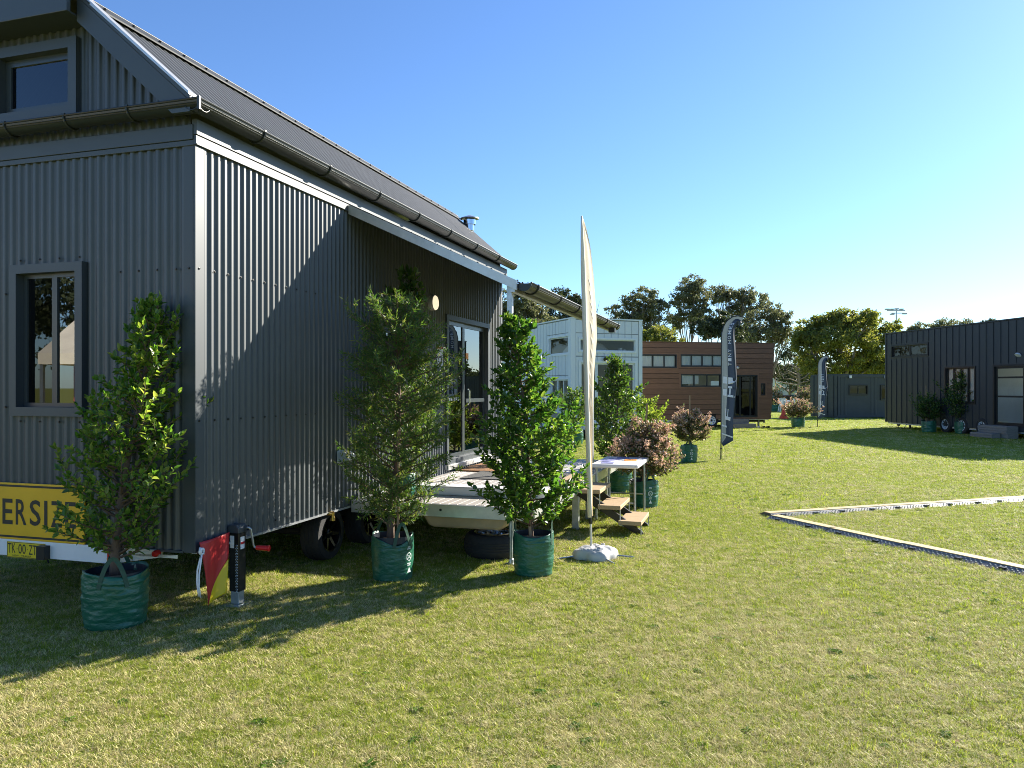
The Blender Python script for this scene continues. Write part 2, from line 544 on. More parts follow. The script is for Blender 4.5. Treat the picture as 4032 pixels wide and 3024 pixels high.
# ------------------------------------------------------------------ ground
def ground_mat():
    m = bpy.data.materials.new('lawn')
    m.use_nodes = True
    nt = m.node_tree
    b = nt.nodes['Principled BSDF']
    L = nt.links.new
    g = nt.nodes.new('ShaderNodeNewGeometry')

    def noise(scale, detail=5, rough=0.6):
        n = nt.nodes.new('ShaderNodeTexNoise')
        n.inputs['Scale'].default_value = scale
        n.inputs['Detail'].default_value = detail
        n.inputs['Roughness'].default_value = rough
        L(g.outputs['Position'], n.inputs['Vector'])
        return n

    def ramp(src, a, b_):
        r = nt.nodes.new('ShaderNodeMapRange')
        r.inputs[1].default_value = a
        r.inputs[2].default_value = b_
        L(src.outputs[0], r.inputs[0])
        return r

    def mix(fac, a, b_):
        x = nt.nodes.new('ShaderNodeMix')
        x.data_type = 'RGBA'
        L(fac.outputs[0], x.inputs[0])
        for k, c in ((6, a), (7, b_)):
            if isinstance(c, tuple):
                x.inputs[k].default_value = (*c, 1)
            else:
                L(c.outputs[2], x.inputs[k])
        return x
    n1 = ramp(noise(0.22), .38, .62)
    n2 = ramp(noise(2.2), .4, .62)
    n3 = ramp(noise(45, 3, .7), .35, .65)
    c1 = mix(n1, (0.270, 0.320, 0.030), (0.330, 0.340, 0.060))
    c2 = mix(n2, (0.225, 0.285, 0.026), c1)
    c3 = mix(n3, (0.25, 0.22, 0.085), c2)
    # the far field is short mown turf seen edge-on, the near one shows soil between the blades
    sx = nt.nodes.new('ShaderNodeSeparateXYZ')
    L(g.outputs['Position'], sx.inputs[0])
    fr = nt.nodes.new('ShaderNodeMapRange')
    fr.inputs[1].default_value = 10
    fr.inputs[2].default_value = 30
    L(sx.outputs[1], fr.inputs[0])
    c4 = mix(fr, c3, c2)
    L(c4.outputs[2], b.inputs['Base Color'])
    b.inputs['Roughness'].default_value = 0.9
    b.inputs['Specular IOR Level'].default_value = 0.15
    bp = nt.nodes.new('ShaderNodeBump')
    bp.inputs['Strength'].default_value = 0.8
    bp.inputs['Distance'].default_value = 0.04
    nb = noise(30, 6, .75)
    L(nb.outputs[0], bp.inputs['Height'])
    L(bp.outputs[0], b.inputs['Normal'])
    MATS['lawn'] = m


ground_mat()
gb = MB()
gb.quad((-900, -400, 0), (900, -400, 0), (900, 1500, 0), (-900, 1500, 0))
tag(gb.build('ground', 'lawn', recalc=False), 'wide mown lawn of green and straw coloured turf', 'lawn', kind='structure')

# ------------------------------------------------------------------ house frame of reference
HX, HY = -2.184, 5.3
CA, SA = 0.2940, 0.9558
HROT = math.atan2(SA, CA)


def H(s, d, z=0.0):
    """house frame to world: s along the long side, d out from it (towards the camera's right)"""
    return Vector((HX + CA * s + SA * d, HY + SA * s - CA * d, z))


def side(a, b, z):      # a along the long side, b outwards
    return (a, -b, z)


def front(a, b, z):     # a along the gable end, b outwards
    return (-b, a, z)


def corr(x, pitch=0.074, amp=0.0095):
    s = math.sin(2 * math.pi * x / pitch)
    return amp * math.tanh(2.6 * s) / math.tanh(2.6)


def corr_sheets(name, f, a0, a1, zlo, zhi, openings, m, parent, sheet=0.74, pitch=0.074, sub=12, amp=0.0095):
    """corrugated cladding cut round the openings, one object per sheet"""
    n_sheets = max(1, round((a1 - a0) / sheet))
    w = (a1 - a0) / n_sheets
    for k in range(n_sheets):
        xa, xb = a0 + k * w, a0 + (k + 1) * w
        b = MB(f)
        step = pitch / sub
        n = max(1, round((xb - xa) / step))
        xs = [xa + (xb - xa) * i / n for i in range(n + 1)]
        if k < n_sheets - 1:                 # side lap over the next sheet
            xs += [xb + step * q for q in (1, 2, 3)]
            n += 3
        for i in range(n):
            x0, x1 = xs[i], xs[i + 1]
            mid = (x0 + x1) / 2
            ivs = [(zlo, None)]
            cuts = sorted([(o[2], o[3]) for o in openings if o[0] < mid < o[1]])
            segs = []
            cur = zlo
            for (c0, c1) in cuts:
                segs.append(((cur, cur), (c0, c0)))
                cur = c1
            segs.append(((cur, cur), (zhi(x0), zhi(x1))))
            o0 = corr(x0, pitch, amp) + 0.0009 * (k % 2)
            o1 = corr(x1, pitch, amp) + 0.0009 * (k % 2)
            for (l0, l1), (h0, h1) in segs:
                if h0 - l0 < 0.004 and h1 - l1 < 0.004:
                    continue
                b.quad((x0, o0, l0), (x1, o1, l1), (x1, o1, max(h1, l1 + 1e-4)), (x0, o0, max(h0, l0 + 1e-4)))
        # shared edges: merge so the shading is smooth
        bm = bmesh.new()
        vs = [bm.verts.new(p) for p in b.v]
        for q in b.q:
            bm.faces.new([vs[i] for i in q])
        bmesh.ops.remove_doubles(bm, verts=bm.verts, dist=1e-5)
        bmesh.ops.recalc_face_normals(bm, faces=bm.faces)
        left = set(bm.faces)
        while left:                      # an opening can cut a sheet in two
            isl, st_ = set(), [next(iter(left))]
            while st_:
                fc = st_.pop()
                if fc in isl:
                    continue
                isl.add(fc)
                st_ += [g for e in fc.edges for g in e.link_faces if g not in isl]
            left -= isl
            ids, vv, ff = {}, [], []
            for fc in isl:
                for vx in fc.verts:
                    if vx not in ids:
                        ids[vx] = len(vv)
                        vv.append(tuple(vx.co))
                ff.append([ids[vx] for vx in fc.verts])
            me = bpy.data.meshes.new(name)
            me.from_pydata(vv, [], ff)
            me.materials.append(MATS[m])
            me.polygons.foreach_set('use_smooth', [True] * len(me.polygons))
            me.set_sharp_from_angle(angle=R(50))
            link(name, me, parent)
        bm.free()


def frame_ring(b, a0, a1, z0, z1, w, b0, b1, wb=None):
    """picture frame of four butted bars"""
    wb = wb or w
    b.box(a0, a0 + w, b0, b1, z0, z1)
    b.box(a1 - w, a1, b0, b1, z0, z1)
    b.box(a0 + w, a1 - w, b0, b1, z0, z0 + wb)
    b.box(a0 + w, a1 - w, b0, b1, z1 - w, z1)


def window(parent, f, a0, a1, z0, z1, n=1, trim=0.07, sash=0.035, proud=0.03, m_trim='trim_dark', m_sash='frame_dark',
           glass='glass', deep=0.05, name='window', mull=None, back=None, hbars=()):
    """trim (the window itself) > sash, panes"""
    b = MB(f)
    if trim > 0:
        frame_ring(b, a0, a1, z0, z1, trim, -deep, proud)
    else:
        frame_ring(b, a0, a1, z0, z1, 0.02, -deep, proud)
    t = max(trim, 0.02)
    w = b.build(name, m_trim, parent)
    ia0, ia1, iz0, iz1 = a0 + t, a1 - t, z0 + t, z1 - t
    edges = [ia0] + (mull if mull else [ia0 + (ia1 - ia0) * i / n for i in range(1, n)]) + [ia1]
    for i in range(len(edges) - 1):
        s = MB(f)
        off = -0.012 * (i % 2)
        frame_ring(s, edges[i] + 0.001, edges[i + 1] - 0.001, iz0 + 0.001, iz1 - 0.001, sash, -0.035 + off, -0.012 + off)
        for hz in hbars:
            s.box(edges[i] + sash, edges[i + 1] - sash, -0.03 + off, -0.016 + off, hz - sash * .4, hz + sash * .4)
        s.build('sash', m_sash, w)
        g = MB(f)
        flip = (Vector(f(1, 0, 0)) - Vector(f(0, 0, 0))).cross(Vector((0, 0, 1))).dot(Vector(f(0, 1, 0)) - Vector(f(0, 0, 0))) < 0
        g.quad((edges[i] + sash, -0.024 + off, iz0 + sash), (edges[i + 1] - sash, -0.024 + off, iz0 + sash),
               (edges[i + 1] - sash, -0.024 + off, iz1 - sash), (edges[i] + sash, -0.024 + off, iz1 - sash))
        if flip:                              # the pane must face outwards for the right Fresnel reflection
            g.q = [tuple(reversed(q)) for q in g.q]
        g.build('pane', glass if isinstance(glass, str) else glass[i % len(glass)], w, recalc=False)
    return w


screw_me = None


def screws(parent, f, pts, m='black_plastic', r=0.0065):
    """roofing screws: shared mesh, one object each"""
    global screw_me
    if screw_me is None:
        b = MB()
        b.lathe([(0.009, 0), (0.009, 0.0025), (0.006, 0.003), (0.006, 0.008), (0, 0.008)], seg=8)
        o = b.build('screw', 'black_plastic')
        screw_me = o.data
        bpy.data.objects.remove(o)
    e = Vector(f(0, 1, 0)) - Vector(f(0, 0, 0))
    q = e.to_track_quat('Z', 'Y').to_euler()
    for p in pts:
        o = link('screw', screw_me, parent)
        o.location = f(*p)
        o.rotation_euler = q


def wheel(parent, c, ax, r_t, r_r, w, m_rim='rim_black', spokes=7, name='wheel', spoke_w=0.03):
    """wheel = tyre with rim and hub as sub-parts; ax points outwards"""
    ax = Vector(ax).normalized()
    b = MB()
    prof = [(r_r * .98, -w / 2), (r_t * .93, -w / 2), (r_t * .985, -w * .42), (r_t, -w * .3), (r_t, w * .3), (r_t * .985, w * .42), (r_t * .93, w / 2), (r_r * .98, w / 2)]
    b.lathe(prof, c, ax, 36)
    for k in range(3):
        h = (-.2 + .2 * k) * w
        b.lathe([(r_t + .001, h - .006), (r_t + .005, h - .004), (r_t + .005, h + .004), (r_t + .001, h + .006)], c, ax, 36)
    t = b.build(name, 'rubber', parent, smooth='auto')
    rb = MB()
    rb.lathe([(r_r * .98, w * .5), (r_r, w * .52), (r_r * .93, w * .5), (r_r * .88, w * .3), (r_r * .86, -w * .4)], c, ax, 36)
    ref = Vector((0, 0, 1)) if abs(ax.z) < .9 else Vector((1, 0, 0))
    a = ax.cross(ref).normalized()
    bb = ax.cross(a)
    cc = Vector(c)
    for k in range(spokes):
        an = 2 * math.pi * k / spokes + .3
        d = a * math.cos(an) + bb * math.sin(an)
        t2 = ax.cross(d)
        for q in (1,):
            p0, p1 = cc + d * r_r * .18, cc + d * r_r * .9
            h0, h1 = ax * (w * .34), ax * (w * .46)
            s0, s1 = t2 * spoke_w * .6, t2 * spoke_w * .42
            th = ax * .015
            rb._add([p0 - s0 + h0, p0 + s0 + h0, p1 + s1 + h1, p1 - s1 + h1, p0 - s0 + h0 - th, p0 + s0 + h0 - th, p1 + s1 + h1 - th, p1 - s1 + h1 - th],
                    [(0, 1, 2, 3), (4, 7, 6, 5), (0, 4, 5, 1), (1, 5, 6, 2), (2, 6, 7, 3), (3, 7, 4, 0)])
    rb.build('rim', m_rim, t, smooth='auto')
    hb = MB()
    hb.lathe([(r_r * .26, w * .30), (r_r * .26, w * .38), (r_r * .16, w * .44), (0, w * .44)], c, ax, 18)
    hb.build('hub', m_rim if m_rim != 'rim_white' else 'black_plastic', t, smooth='auto')
    return t


# ------------------------------------------------------------------ main tiny house
W, LEN = 2.75, 6.87
house = thing('tiny_house', 'dark grey corrugated tiny house on a trailer, nearest the camera', 'tiny house', (HX, HY, 0), HROT)
Z0, ZW = 0.462, 3.335
DOOR = (4.555, 6.21, 0.600, 2.515)
SWIN = (2.69, 3.805, 1.735, 2.50)
FWIN = (0.942, 1.628, 1.385, 2.507)
GWIN = (0.99, 1.80, 3.57, 4.135)
corr_sheets('cladding_sheet', side, 0.075, LEN - 0.07, Z0, lambda x: ZW - 0.012,
            [(DOOR[0] + .02, DOOR[1] - .02, DOOR[2], DOOR[3] - .02), (SWIN[0] + .02, SWIN[1] - .02, SWIN[2] + .02, SWIN[3] - .02)], 'steel_dark', house)
corr_sheets('cladding_sheet', front, 0.085, W - 0.08, Z0, lambda x: ZW - 0.012,
            [(FWIN[0] + .02, FWIN[1] - .02, FWIN[2] + .02, FWIN[3] - .02)], 'steel_dark', house)
# gable above the front gutter
ZE, ZT, TT = 3.50, 4.32, 0.87


def gable_z(t):
    t = min(t, W - t)
    return max(3.38, min(ZT - .1, ZE - .02 + (t) * (ZT - ZE) / TT))


corr_sheets('cladding_sheet', front, 0.03, W - 0.03, 3.37, gable_z, [(GWIN[0] + .02, GWIN[1] - .02, GWIN[2] + .02, GWIN[3] - .02)], 'steel_dark', house)
# rear wall and linings close the body
b = MB()
b.prism([(0.02, Z0), (W - .02, Z0), (W - .02, ZE), (W - TT, ZT - .06), (TT, ZT - .06), (0.02, ZE)], lambda y, z: (LEN - .02, y, z), lambda y, z: (LEN + .01, y, z))
b.box(0.03, LEN - .03, W - .03, W, Z0, ZW)
b.build('rear_wall', 'steel_dark', house)
b = MB()
b.box(0.06, LEN - .06, 0.06, W - .06, Z0 + .01, Z0 + .08)
b.box(0.06, LEN - .06, W - .10, W - .06, Z0 + .09, ZW)
b.box(LEN - .12, LEN - .06, 0.06, W - .11, Z0 + .09, ZW)
b.build('inner_lining', 'interior_mid', house)
b = MB()
b.box(4.6, 6.5, 1.9, 2.5, .56, 1.42)
b.box(4.45, 4.52, 1.2, 2.5, .56, 2.45)
b.build('kitchen_bench', 'interior_white', house)
b = MB()
b.box(4.95, 5.55, 1.86, 1.895, .62, 1.38)
b.build('oven', 'black_plastic', house)
# corner and edge trims
b = MB(front)
b.box(0.0, 0.085, -0.02, 0.012, Z0 - .006, 3.262)
b.build('corner_trim', 'trim_dark', house)
b = MB(side)
b.box(-0.012, 0.078, -0.02, 0.0125, Z0 - .006, 3.262)
b.build('corner_trim', 'trim_dark', house)
b = MB(side)
b.box(LEN - .075, LEN + .01, -0.02, 0.0125, Z0 - .006, 3.262)
b.build('corner_trim', 'trim_dark', house)
b = MB(side)
b.box(-0.018, 2.12, -.005, 0.022, 3.265, 3.332)
b.box(-0.018, 2.12, .022, 0.027, 3.265, 3.275)
b.build('head_trim', 'trim_dark', house, bevel=.003)
b = MB(side)
b.box(2.125, LEN + .01, -.005, 0.020, 3.265, 3.332)
b.build('head_trim', 'trim_dark', house)
b = MB(front)
b.box(-0.0, W, -.005, 0.020, 3.262, 3.30)
b.box(-0.0, W, -.005, 0.028, 3.301, 3.405)
b.build('fascia', 'trim_dark', house, bevel=.003)
b = MB(side)
b.box(-0.02, LEN + .2, -.01, 0.030, 3.336, 3.44)
b.build('fascia', 'trim_dark', house)
b = MB(side)
b.box(0.0, LEN, -.03, 0.016, Z0 - .012, Z0 + .004)
b.build('bottom_flashing', 'galv', house)
b = MB(front)
b.box(0.09, W, -.03, 0.014, Z0 - .012, Z0 + .004)
b.build('bottom_flashing', 'trim_dark', house)


# gutters (half round) with brackets
def gutter(f, a0, a1, bc, zc, r, name, caps=True, m='gutter_dark', brk=None, parent=house, bz=0.0, outer_lip=True, dirn=1):
    g = MB(f)
    n = 10
    prof = [(bc + r * math.cos(math.pi + math.pi * i / n), zc + r * math.sin(math.pi + math.pi * i / n)) for i in range(n + 1)]
    inn = [(bc + (r - .004) * math.cos(2 * math.pi - math.pi * i / n), zc + (r - .004) * math.sin(2 * math.pi - math.pi * i / n)) for i in range(n + 1)]
    poly = prof + inn
    N = len(poly)
    vs = [(a0, x, z) for x, z in poly] + [(a1, x, z) for x, z in poly]
    fs = [(i, (i + 1) % N, N + (i + 1) % N, N + i) for i in range(N)]
    fs += [(i, i + 1, N - 2 - i, N - 1 - i) for i in range(n)] + [(N + i, N + i + 1, 2 * N - 2 - i, 2 * N - 1 - i) for i in range(n)]
    g._add(vs, fs)
    # rolled bead at the outer lip and two pressed lines
    g.tube([(a0, bc + r * dirn, zc + .004), (a1, bc + r * dirn, zc + .004)], .009, 8)
    for an in (18, 30):
        rr = r + .001
        aa = R(-an) if dirn > 0 else R(180 + an)
        g.tube([(a0 + .02, bc + rr * math.cos(aa), zc + rr * math.sin(aa)), (a1 - .02, bc + rr * math.cos(aa), zc + rr * math.sin(aa))], .003, 4)
    o = g.build(name, m, parent, smooth='auto')
    if caps:
        for a in caps:
            c = MB(f)
            c.prism([(bc + (r + .003) * math.cos(math.pi + math.pi * i / n), zc + (r + .003) * math.sin(math.pi + math.pi * i / n)) for i in range(n + 1)],
                    lambda x, z: (a - .004, x, z), lambda x, z: (a + .004, x, z))
            c.build('end_cap', m, o)
    for a in (brk or []):
        c = MB(f)
        pts = [(a, bc + (r + .006) * math.cos(math.pi + math.pi * i / 12), zc + (r + .006) * math.sin(math.pi + math.pi * i / 12)) for i in range(13)]
        c.tube(pts, .0075, 6)
        lip = bc + r * dirn
        c.box(a - .014, a + .014, lip - .010, lip + .012, zc + .004, zc + .016)
        c.build('bracket', 'gutter_dark', o)
    return o


gutter(side, -0.16, LEN + .28, 0.103, 3.512, 0.068, 'gutter', caps=[LEN + .28], brk=[.55 + .95 * k for k in range(7)])
gutter(front, -0.16, W + .05, 0.103, 3.512, 0.0675, 'gutter', caps=[], brk=[.42 + .55 * k for k in range(4)])
b = MB()
b.box(-.178, -.160, -.178, -.160, 3.44, 3.526)
b.build('gutter_mitre', 'gutter_dark', house)

# roof: two slopes and a flat crown, corrugated across
RX0, RX1 = -0.16, LEN + .36


def roof_pt(a, y, z, off):
    return (a, y, z + off)


def slope_sheets(flip):
    n = round((RX1 - RX0) / .74)
    w = (RX1 - RX0) / n
    for k in range(n):
        b = MB()
        xa = RX0 + k * w
        m_ = 80
        for i in range(m_):
            x0, x1 = xa + w * i / m_, xa + w * (i + 1) / m_
            o0, o1 = corr(x0, .0787, .008), corr(x1, .0787, .008)
            ya, za, yb, zb = -.075, ZE + .02, TT, ZT + .03
            if flip:
                ya, yb = W - ya, W - yb
            b.quad((x0, ya, za + o0), (x1, ya, za + o1), (x1, yb, zb + o1), (x0, yb, zb + o0))
        o = b.build('roof_sheet', 'roof_dark', house, recalc=False)
        bm = bmesh.new()
        bm.from_mesh(o.data)
        bmesh.ops.remove_doubles(bm, verts=bm.verts, dist=1e-5)
        bmesh.ops.recalc_face_normals(bm, faces=bm.faces)
        bm.to_mesh(o.data)
        bm.free()
        o.data.polygons.foreach_set('use_smooth', [True] * len(o.data.polygons))


slope_sheets(False)
slope_sheets(True)
b = MB()
b.box(RX0, RX1, TT - .02, W - TT + .02, ZT + .03, ZT + .055)
b.build('roof_crown', 'roof_dark', house)
# ridge capping along the break, with screws
b = MB()
dx, dz = TT + .075, ZT - ZE
nrm = math.hypot(dx, dz)
b.prism([(TT + .12, ZT + .064), (TT, ZT + .070), (TT - .13, ZT + .070 - .13 * dz / dx), (TT - .13, ZT + .058 - .13 * dz / dx), (TT, ZT + .058), (TT + .12, ZT + .056)],
        lambda y, z: (RX0 - .02, y, z), lambda y, z: (RX1 - .1, y, z))
b.build('ridge_capping', 'ridge_dark', house)
for k in range(22):
    o = link('screw', screw_me, house) if screw_me else None
screws(house, side, [])
if screw_me is None:
    screws(house, side, [(.01, .02, 2.5)])
sl = math.atan2(dz, dx)
for k in range(26):
    o = link('screw', screw_me, house)
    o.location = (RX0 + .15 + .27 * k, TT - .10, ZT + .072 - .10 * dz / dx)
    o.rotation_euler = (sl, 0, 0)
    o.scale = (1.4, 1.4, 1.8)
# barge (rake) boards, gable fascia, soffit
for flip in (0, 1):
    b = MB()
    fy = (lambda y: W - y) if flip else (lambda y: y)
    pts = [(-.085, ZE - .06), (-.085, ZE + .045), (TT, ZT + .052), (TT, ZT - .145), (.06, ZE - .06)]
    b.prism(pts, lambda y, z: (-.155, fy(y), z), lambda y, z: (-.128, fy(y), z))
    b.build('barge_board', 'trim_dark', house)
    b = MB()
    pts = [(-.09, ZE + .048), (-.09, ZE + .066), (TT - .012, ZT + .075), (TT, ZT + .056)]
    b.prism(pts, lambda y, z: (-.172, fy(y), z), lambda y, z: (-.10, fy(y), z))
    b.build('barge_capping', 'alu_plate', house)
b = MB()
b.box(-.250, -.215, TT - .01, W - TT + .01, 4.205, 4.372)
b.build('gable_fascia', 'trim_dark', house, bevel=.004)
b = MB()
b.box(-.214, -.0, TT + .01, W - TT - .01, 4.212, 4.225)
b.build('soffit', 'trim_dark', house)
b = MB()
b.box(-.214, RX0 + .05, TT + .01, W - TT - .01, 4.33, 4.372)
b.build('roof_crown', 'roof_dark', house)
# small trim where the gable wall meets the slope
b = MB(front)
b.prism([(.05, ZE - .045), (.09, ZE - .045), (TT + .05, ZT - .145), (TT + .015, ZT - .125)], lambda t, z: (t, .012, z), lambda t, z: (t, .022, z))
b.build('gable_trim', 'trim_dark', house)

# windows and door
window(house, front, *FWIN, mull=[1.262], trim=.066, sash=.03, proud=.045, glass=('glass_mirror', 'glass_tint'))
window(house, front, *GWIN, n=1, trim=.075, sash=.05, proud=.05, glass='glass_tint')
window(house, side, *SWIN, n=2, trim=.07, sash=.03, proud=.04, glass='glass_mirror')
dr = window(house, side, DOOR[0], DOOR[1], DOOR[2] + .02, DOOR[3], mull=[5.27], trim=.062, sash=.055, proud=.035, glass='glass_mirror', name='sliding_door')
b = MB(side)
b.tube([(5.355, .012, 1.36), (5.355, .035, 1.38), (5.355, .035, 1.55), (5.355, .012, 1.57)], .011, 8)
b.build('handle', 'chrome', dr)
b = MB(side)
b.box(5.345, 6.10, -.02, -.008, 1.39, 1.44)
b.build('mid_rail', 'frame_dark', dr)
b = MB(side)
b.box(5.36, 5.46, -.021, -.018, 1.98, 2.06)
b.build('sticker', 'paper_orange', dr)
# door marking strip on the fixed pane
for k in range(7):
    b = MB(side)
    b.box(4.70 + .06 * k, 4.735 + .06 * k, -.022, -.020, 1.42, 1.46)
    b.build('marking', 'white_paint', dr)
b = MB(side)
b.box(DOOR[0] - .02, DOOR[1] + .05, -.02, .06, .555, .618)
b.build('door_sill', 'alu_plate', house, bevel=.004)
b = MB()
b.box(.35, 1.6, .75, 1.85, 1.30, 1.34)
b.build('inner_shelf', 'interior_pale', house)

# lamp, outlet hood, tap, poster
b = MB(side)
b.lathe([(.092, 0), (.092, .05), (.086, .058)], (4.094, .012, 2.607), (0, 1, 0), 28)
lamp = b.build('wall_lamp', 'lamp_body', house, smooth='auto')
b = MB(side)
b.lathe([(.088, .056), (.082, .066), (.05, .073), (0, .075)], (4.094, .012, 2.607), (0, 1, 0), 28)
b.build('lamp_shade', 'lamp_opal', lamp, smooth='auto')
b = MB(side)
b.prism([(0.01, 1.00), (.075, 1.00), (.12, .96), (.12, .925), (.075, .905), (.01, .905)], lambda o, z: (1.905, o, z), lambda o, z: (2.045, o, z))
b.box(1.89, 2.06, .008, .018, .895, 1.01)
b.build('outlet_hood', 'grey_plastic', house, bevel=.005)
b = MB(side)
b.lathe([(.018, 0), (.018, .05), (.024, .05), (.024, .075)], (1.75, -.02, .452), (0, 1, 0), 12)
b.lathe([(.016, -.01), (.016, .03), (.021, .03), (.021, .065), (.014, .065)], (1.75, .05, .455), (0, 0, -1), 12)
b.build('tap', 'brass', house, smooth='auto')
# screws on the cladding
pp = []
for z in (2.42, 1.365, .53):
    for k in range(11):
        x = .025 + .148 * k if k == 0 else .02 + .148 * k + .018
        if z < 1:
            x += 0.9
        if x < 2.0:
            pp.append((x, .0115, z))
screws(house, side, pp)
pp = [(.042, .013, 2.42)]
for k in range(4):
    pp.append((.15 + .16 * k, .0105, 2.42))
for k in range(4):
    pp.append((1.0 + .185 * k, .0105, 2.545))
    pp.append((1.0 + .185 * k, .0105, 1.345))
pp += [(1.70, .0105, 2.30), (1.70, .0105, 1.45)]
screws(house, front, pp)
# chassis, axles, wheels
b = MB()
b.box(-.035, .03, .69, 2.40, .340, .462)
b.build('rear_beam', 'white_paint', house, bevel=.004)
b = MB()
b.box(.03, 6.5, .60, .66, .345, .461)
b.box(-.03, .03, .30, .689, .415, .462)
b.quad((-.03, .69, .34), (-.03, .69, .4145), (-.03, .12, .4145), (-.03, .12, .44))
b.build('side_rail', 'sunlit_white', house)
b = MB()
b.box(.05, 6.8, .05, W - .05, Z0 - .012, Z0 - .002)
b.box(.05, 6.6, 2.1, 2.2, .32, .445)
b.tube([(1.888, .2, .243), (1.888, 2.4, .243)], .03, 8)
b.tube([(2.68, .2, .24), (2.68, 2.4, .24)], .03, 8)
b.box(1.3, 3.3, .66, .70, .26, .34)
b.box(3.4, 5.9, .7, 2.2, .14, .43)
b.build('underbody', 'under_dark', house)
for x in (1.888, 2.68):
    wheel(house, (x, .14, .243), (0, -1, 0), .245, .165, .19)
    wheel(house, (x, 2.55, .243), (0, 1, 0), .245, .165, .19)
# lights on the tail
b = MB(front)
b.box(.645, .69, .035, .07, .345, .46)
tl = b.build('tail_light', 'red_lens', house, bevel=.004)
b = MB(front)
b.box(.647, .688, .0705, .073, .35, .39)
b.build('indicator', 'amber_lens', tl)
b = MB(front)
b.lathe([(.024, 0), (.024, .03), (.018, .045), (0, .046)], (.30, .01, .44), (0, 1, 0), 14)
b.build('side_marker', 'red_lens', house, smooth='auto')
b = MB(front)
b.box(1.243, 1.322, .036, .085, .34, .44)
b.tube([(1.25, .06, .35), (1.235, .06, .33), (1.24, .05, .315)], .006, 6)
b.build('plate_lamp', 'black_plastic', house, bevel=.012)
# flue behind the far gable
b = MB()
fx, fy_ = LEN + .27, .62
b.lathe([(.055, 2.2), (.055, 4.10), (.075, 4.10), (.075, 4.19), (.10, 4.195), (.10, 4.27), (.07, 4.275)], (fx, fy_, 0), (0, 0, 1), 20)
fl = b.build('flue', 'chrome', house, smooth='auto')
b = MB()
b.lathe([(.15, 4.29), (.148, 4.30), (.03, 4.345), (0, 4.347)], (fx, fy_, 0), (0, 0, 1), 20)
b.lathe([(.15, 4.29), (.0, 4.285)], (fx, fy_, 0), (0, 0, 1), 20)
b.tube([(fx + .07, fy_, 4.26), (fx + .07, fy_, 4.30)], .006, 4)
b.tube([(fx - .07, fy_, 4.26), (fx - .07, fy_, 4.30)], .006, 4)
b.build('flue_cap', 'galv', fl, smooth='auto')
b = MB()
b.box(LEN + .01, fx, fy_ - .02, fy_ + .02, 3.0, 3.03)
b.box(LEN + .01, fx, fy_ - .02, fy_ + .02, 3.9, 3.93)
b.build('flue_bracket', 'galv', fl)

# awning
A0, A1 = 2.10, 7.02
az = lambda d: 3.325 - d * (0.80 / 1.70)
for k in range(6):
    b = MB(side)
    w = (A1 - A0) / 6
    for i in range(48):
        x0, x1 = A0 + w * k + w * i / 48, A0 + w * k + w * (i + 1) / 48
        o0, o1 = corr(x0, .0787, .008), corr(x1, .0787, .008)
        b.quad((x0, .03, az(.03) + o0), (x1, .03, az(.03) + o1), (x1, 1.70, az(1.70) + o1), (x0, 1.70, az(1.7) + o0))
    if k == 0:
        b0 = MB(side)
        b0.prism([(.03, az(.03) + .012), (1.69, az(1.69) + .012), (1.69, az(1.69) - .075), (.03, az(.03) - .075)], lambda o, z: (A0 - .03, o, z), lambda o, z: (A0 - .002, o, z))
        b0.box(A0 - .034, A0 - .03, .0, .02, az(0) - .02, az(0) + .03)
        awn = b0.build('awning', 'alu_plate', house)
    o = b.build('awning_sheet', 'roof_dark', awn, recalc=False)
    o.data.polygons.foreach_set('use_smooth', [True] * len(o.data.polygons))
b = MB(side)
b.prism([(.03, az(.03) - .02), (1.66, az(1.66) - .02), (1.66, az(1.66) - .09), (.03, az(.03) - .09)], lambda o, z: (A1 - .04, o, z), lambda o, z: (A1 - .0, o, z))
for k in range(1, 5):
    x = A0 + k * (A1 - A0) / 5
    b.prism([(.03, az(.03) - .02), (1.66, az(1.66) - .02), (1.66, az(1.66) - .07), (.03, az(.03) - .07)], lambda o, z: (x - .02, o, z), lambda o, z: (x + .02, o, z))
b.box(A0 + .0, A1, 1.62, 1.665, az(1.66) - .10, az(1.66) - .015)
b.build('rafter', 'galv', awn)
o = gutter(side, A0 + .02, A1, 1.745, az(1.70) - .008, 0.066, 'awning_gutter', caps=[A0 + .02, A1], brk=[A0 + .25 + .9 * k for k in range(6)], parent=awn)
b = MB(side)
b.box(A1 - .35, A1 - .25, 1.70, 1.79, az(1.7) - .13, az(1.7) - .07)
b.build('downpipe_outlet', 'gutter_dark', o)
for k in range(12):
    o = link('screw', screw_me, awn)
    d = .14 + .13 * k
    o.location = (A0 + .015, -d, az(d) + .008)
    o.scale = (1.3, 1.3, 1.6)
for k in range(30):
    o = link('screw', screw_me, awn)
    o.location = (A0 + .1 + .16 * k, -1.66, az(1.66) + .008)
    o.scale = (1.3, 1.3, 1.6)
for (x, d) in ((A0 + .07, 1.60), (5.63, 1.66)):
    b = MB(side)
    b.box(x - .024, x + .024, d - .024, d + .024, .525, az(d) - .02 if x < 3 else az(d) - .09)
    b.box(x - .05, x + .05, d - .05, d + .05, .5245, .532)
    b.build('awning_post', 'galv', awn, bevel=.003)
# sun catching rib: water tank under the floor
b = MB(side)
ROUND = [(-.10, .425), (.0, .28), (.05, .262), (.70, .262), (.78, .30), (.82, .425)]
b.prism([(.72 + x, z) for x, z in ROUND], lambda o, z: (2.36, o, z), lambda o, z: (3.75, o, z))
b.build('water_tank', 'tank_tan', house, bevel=.03)

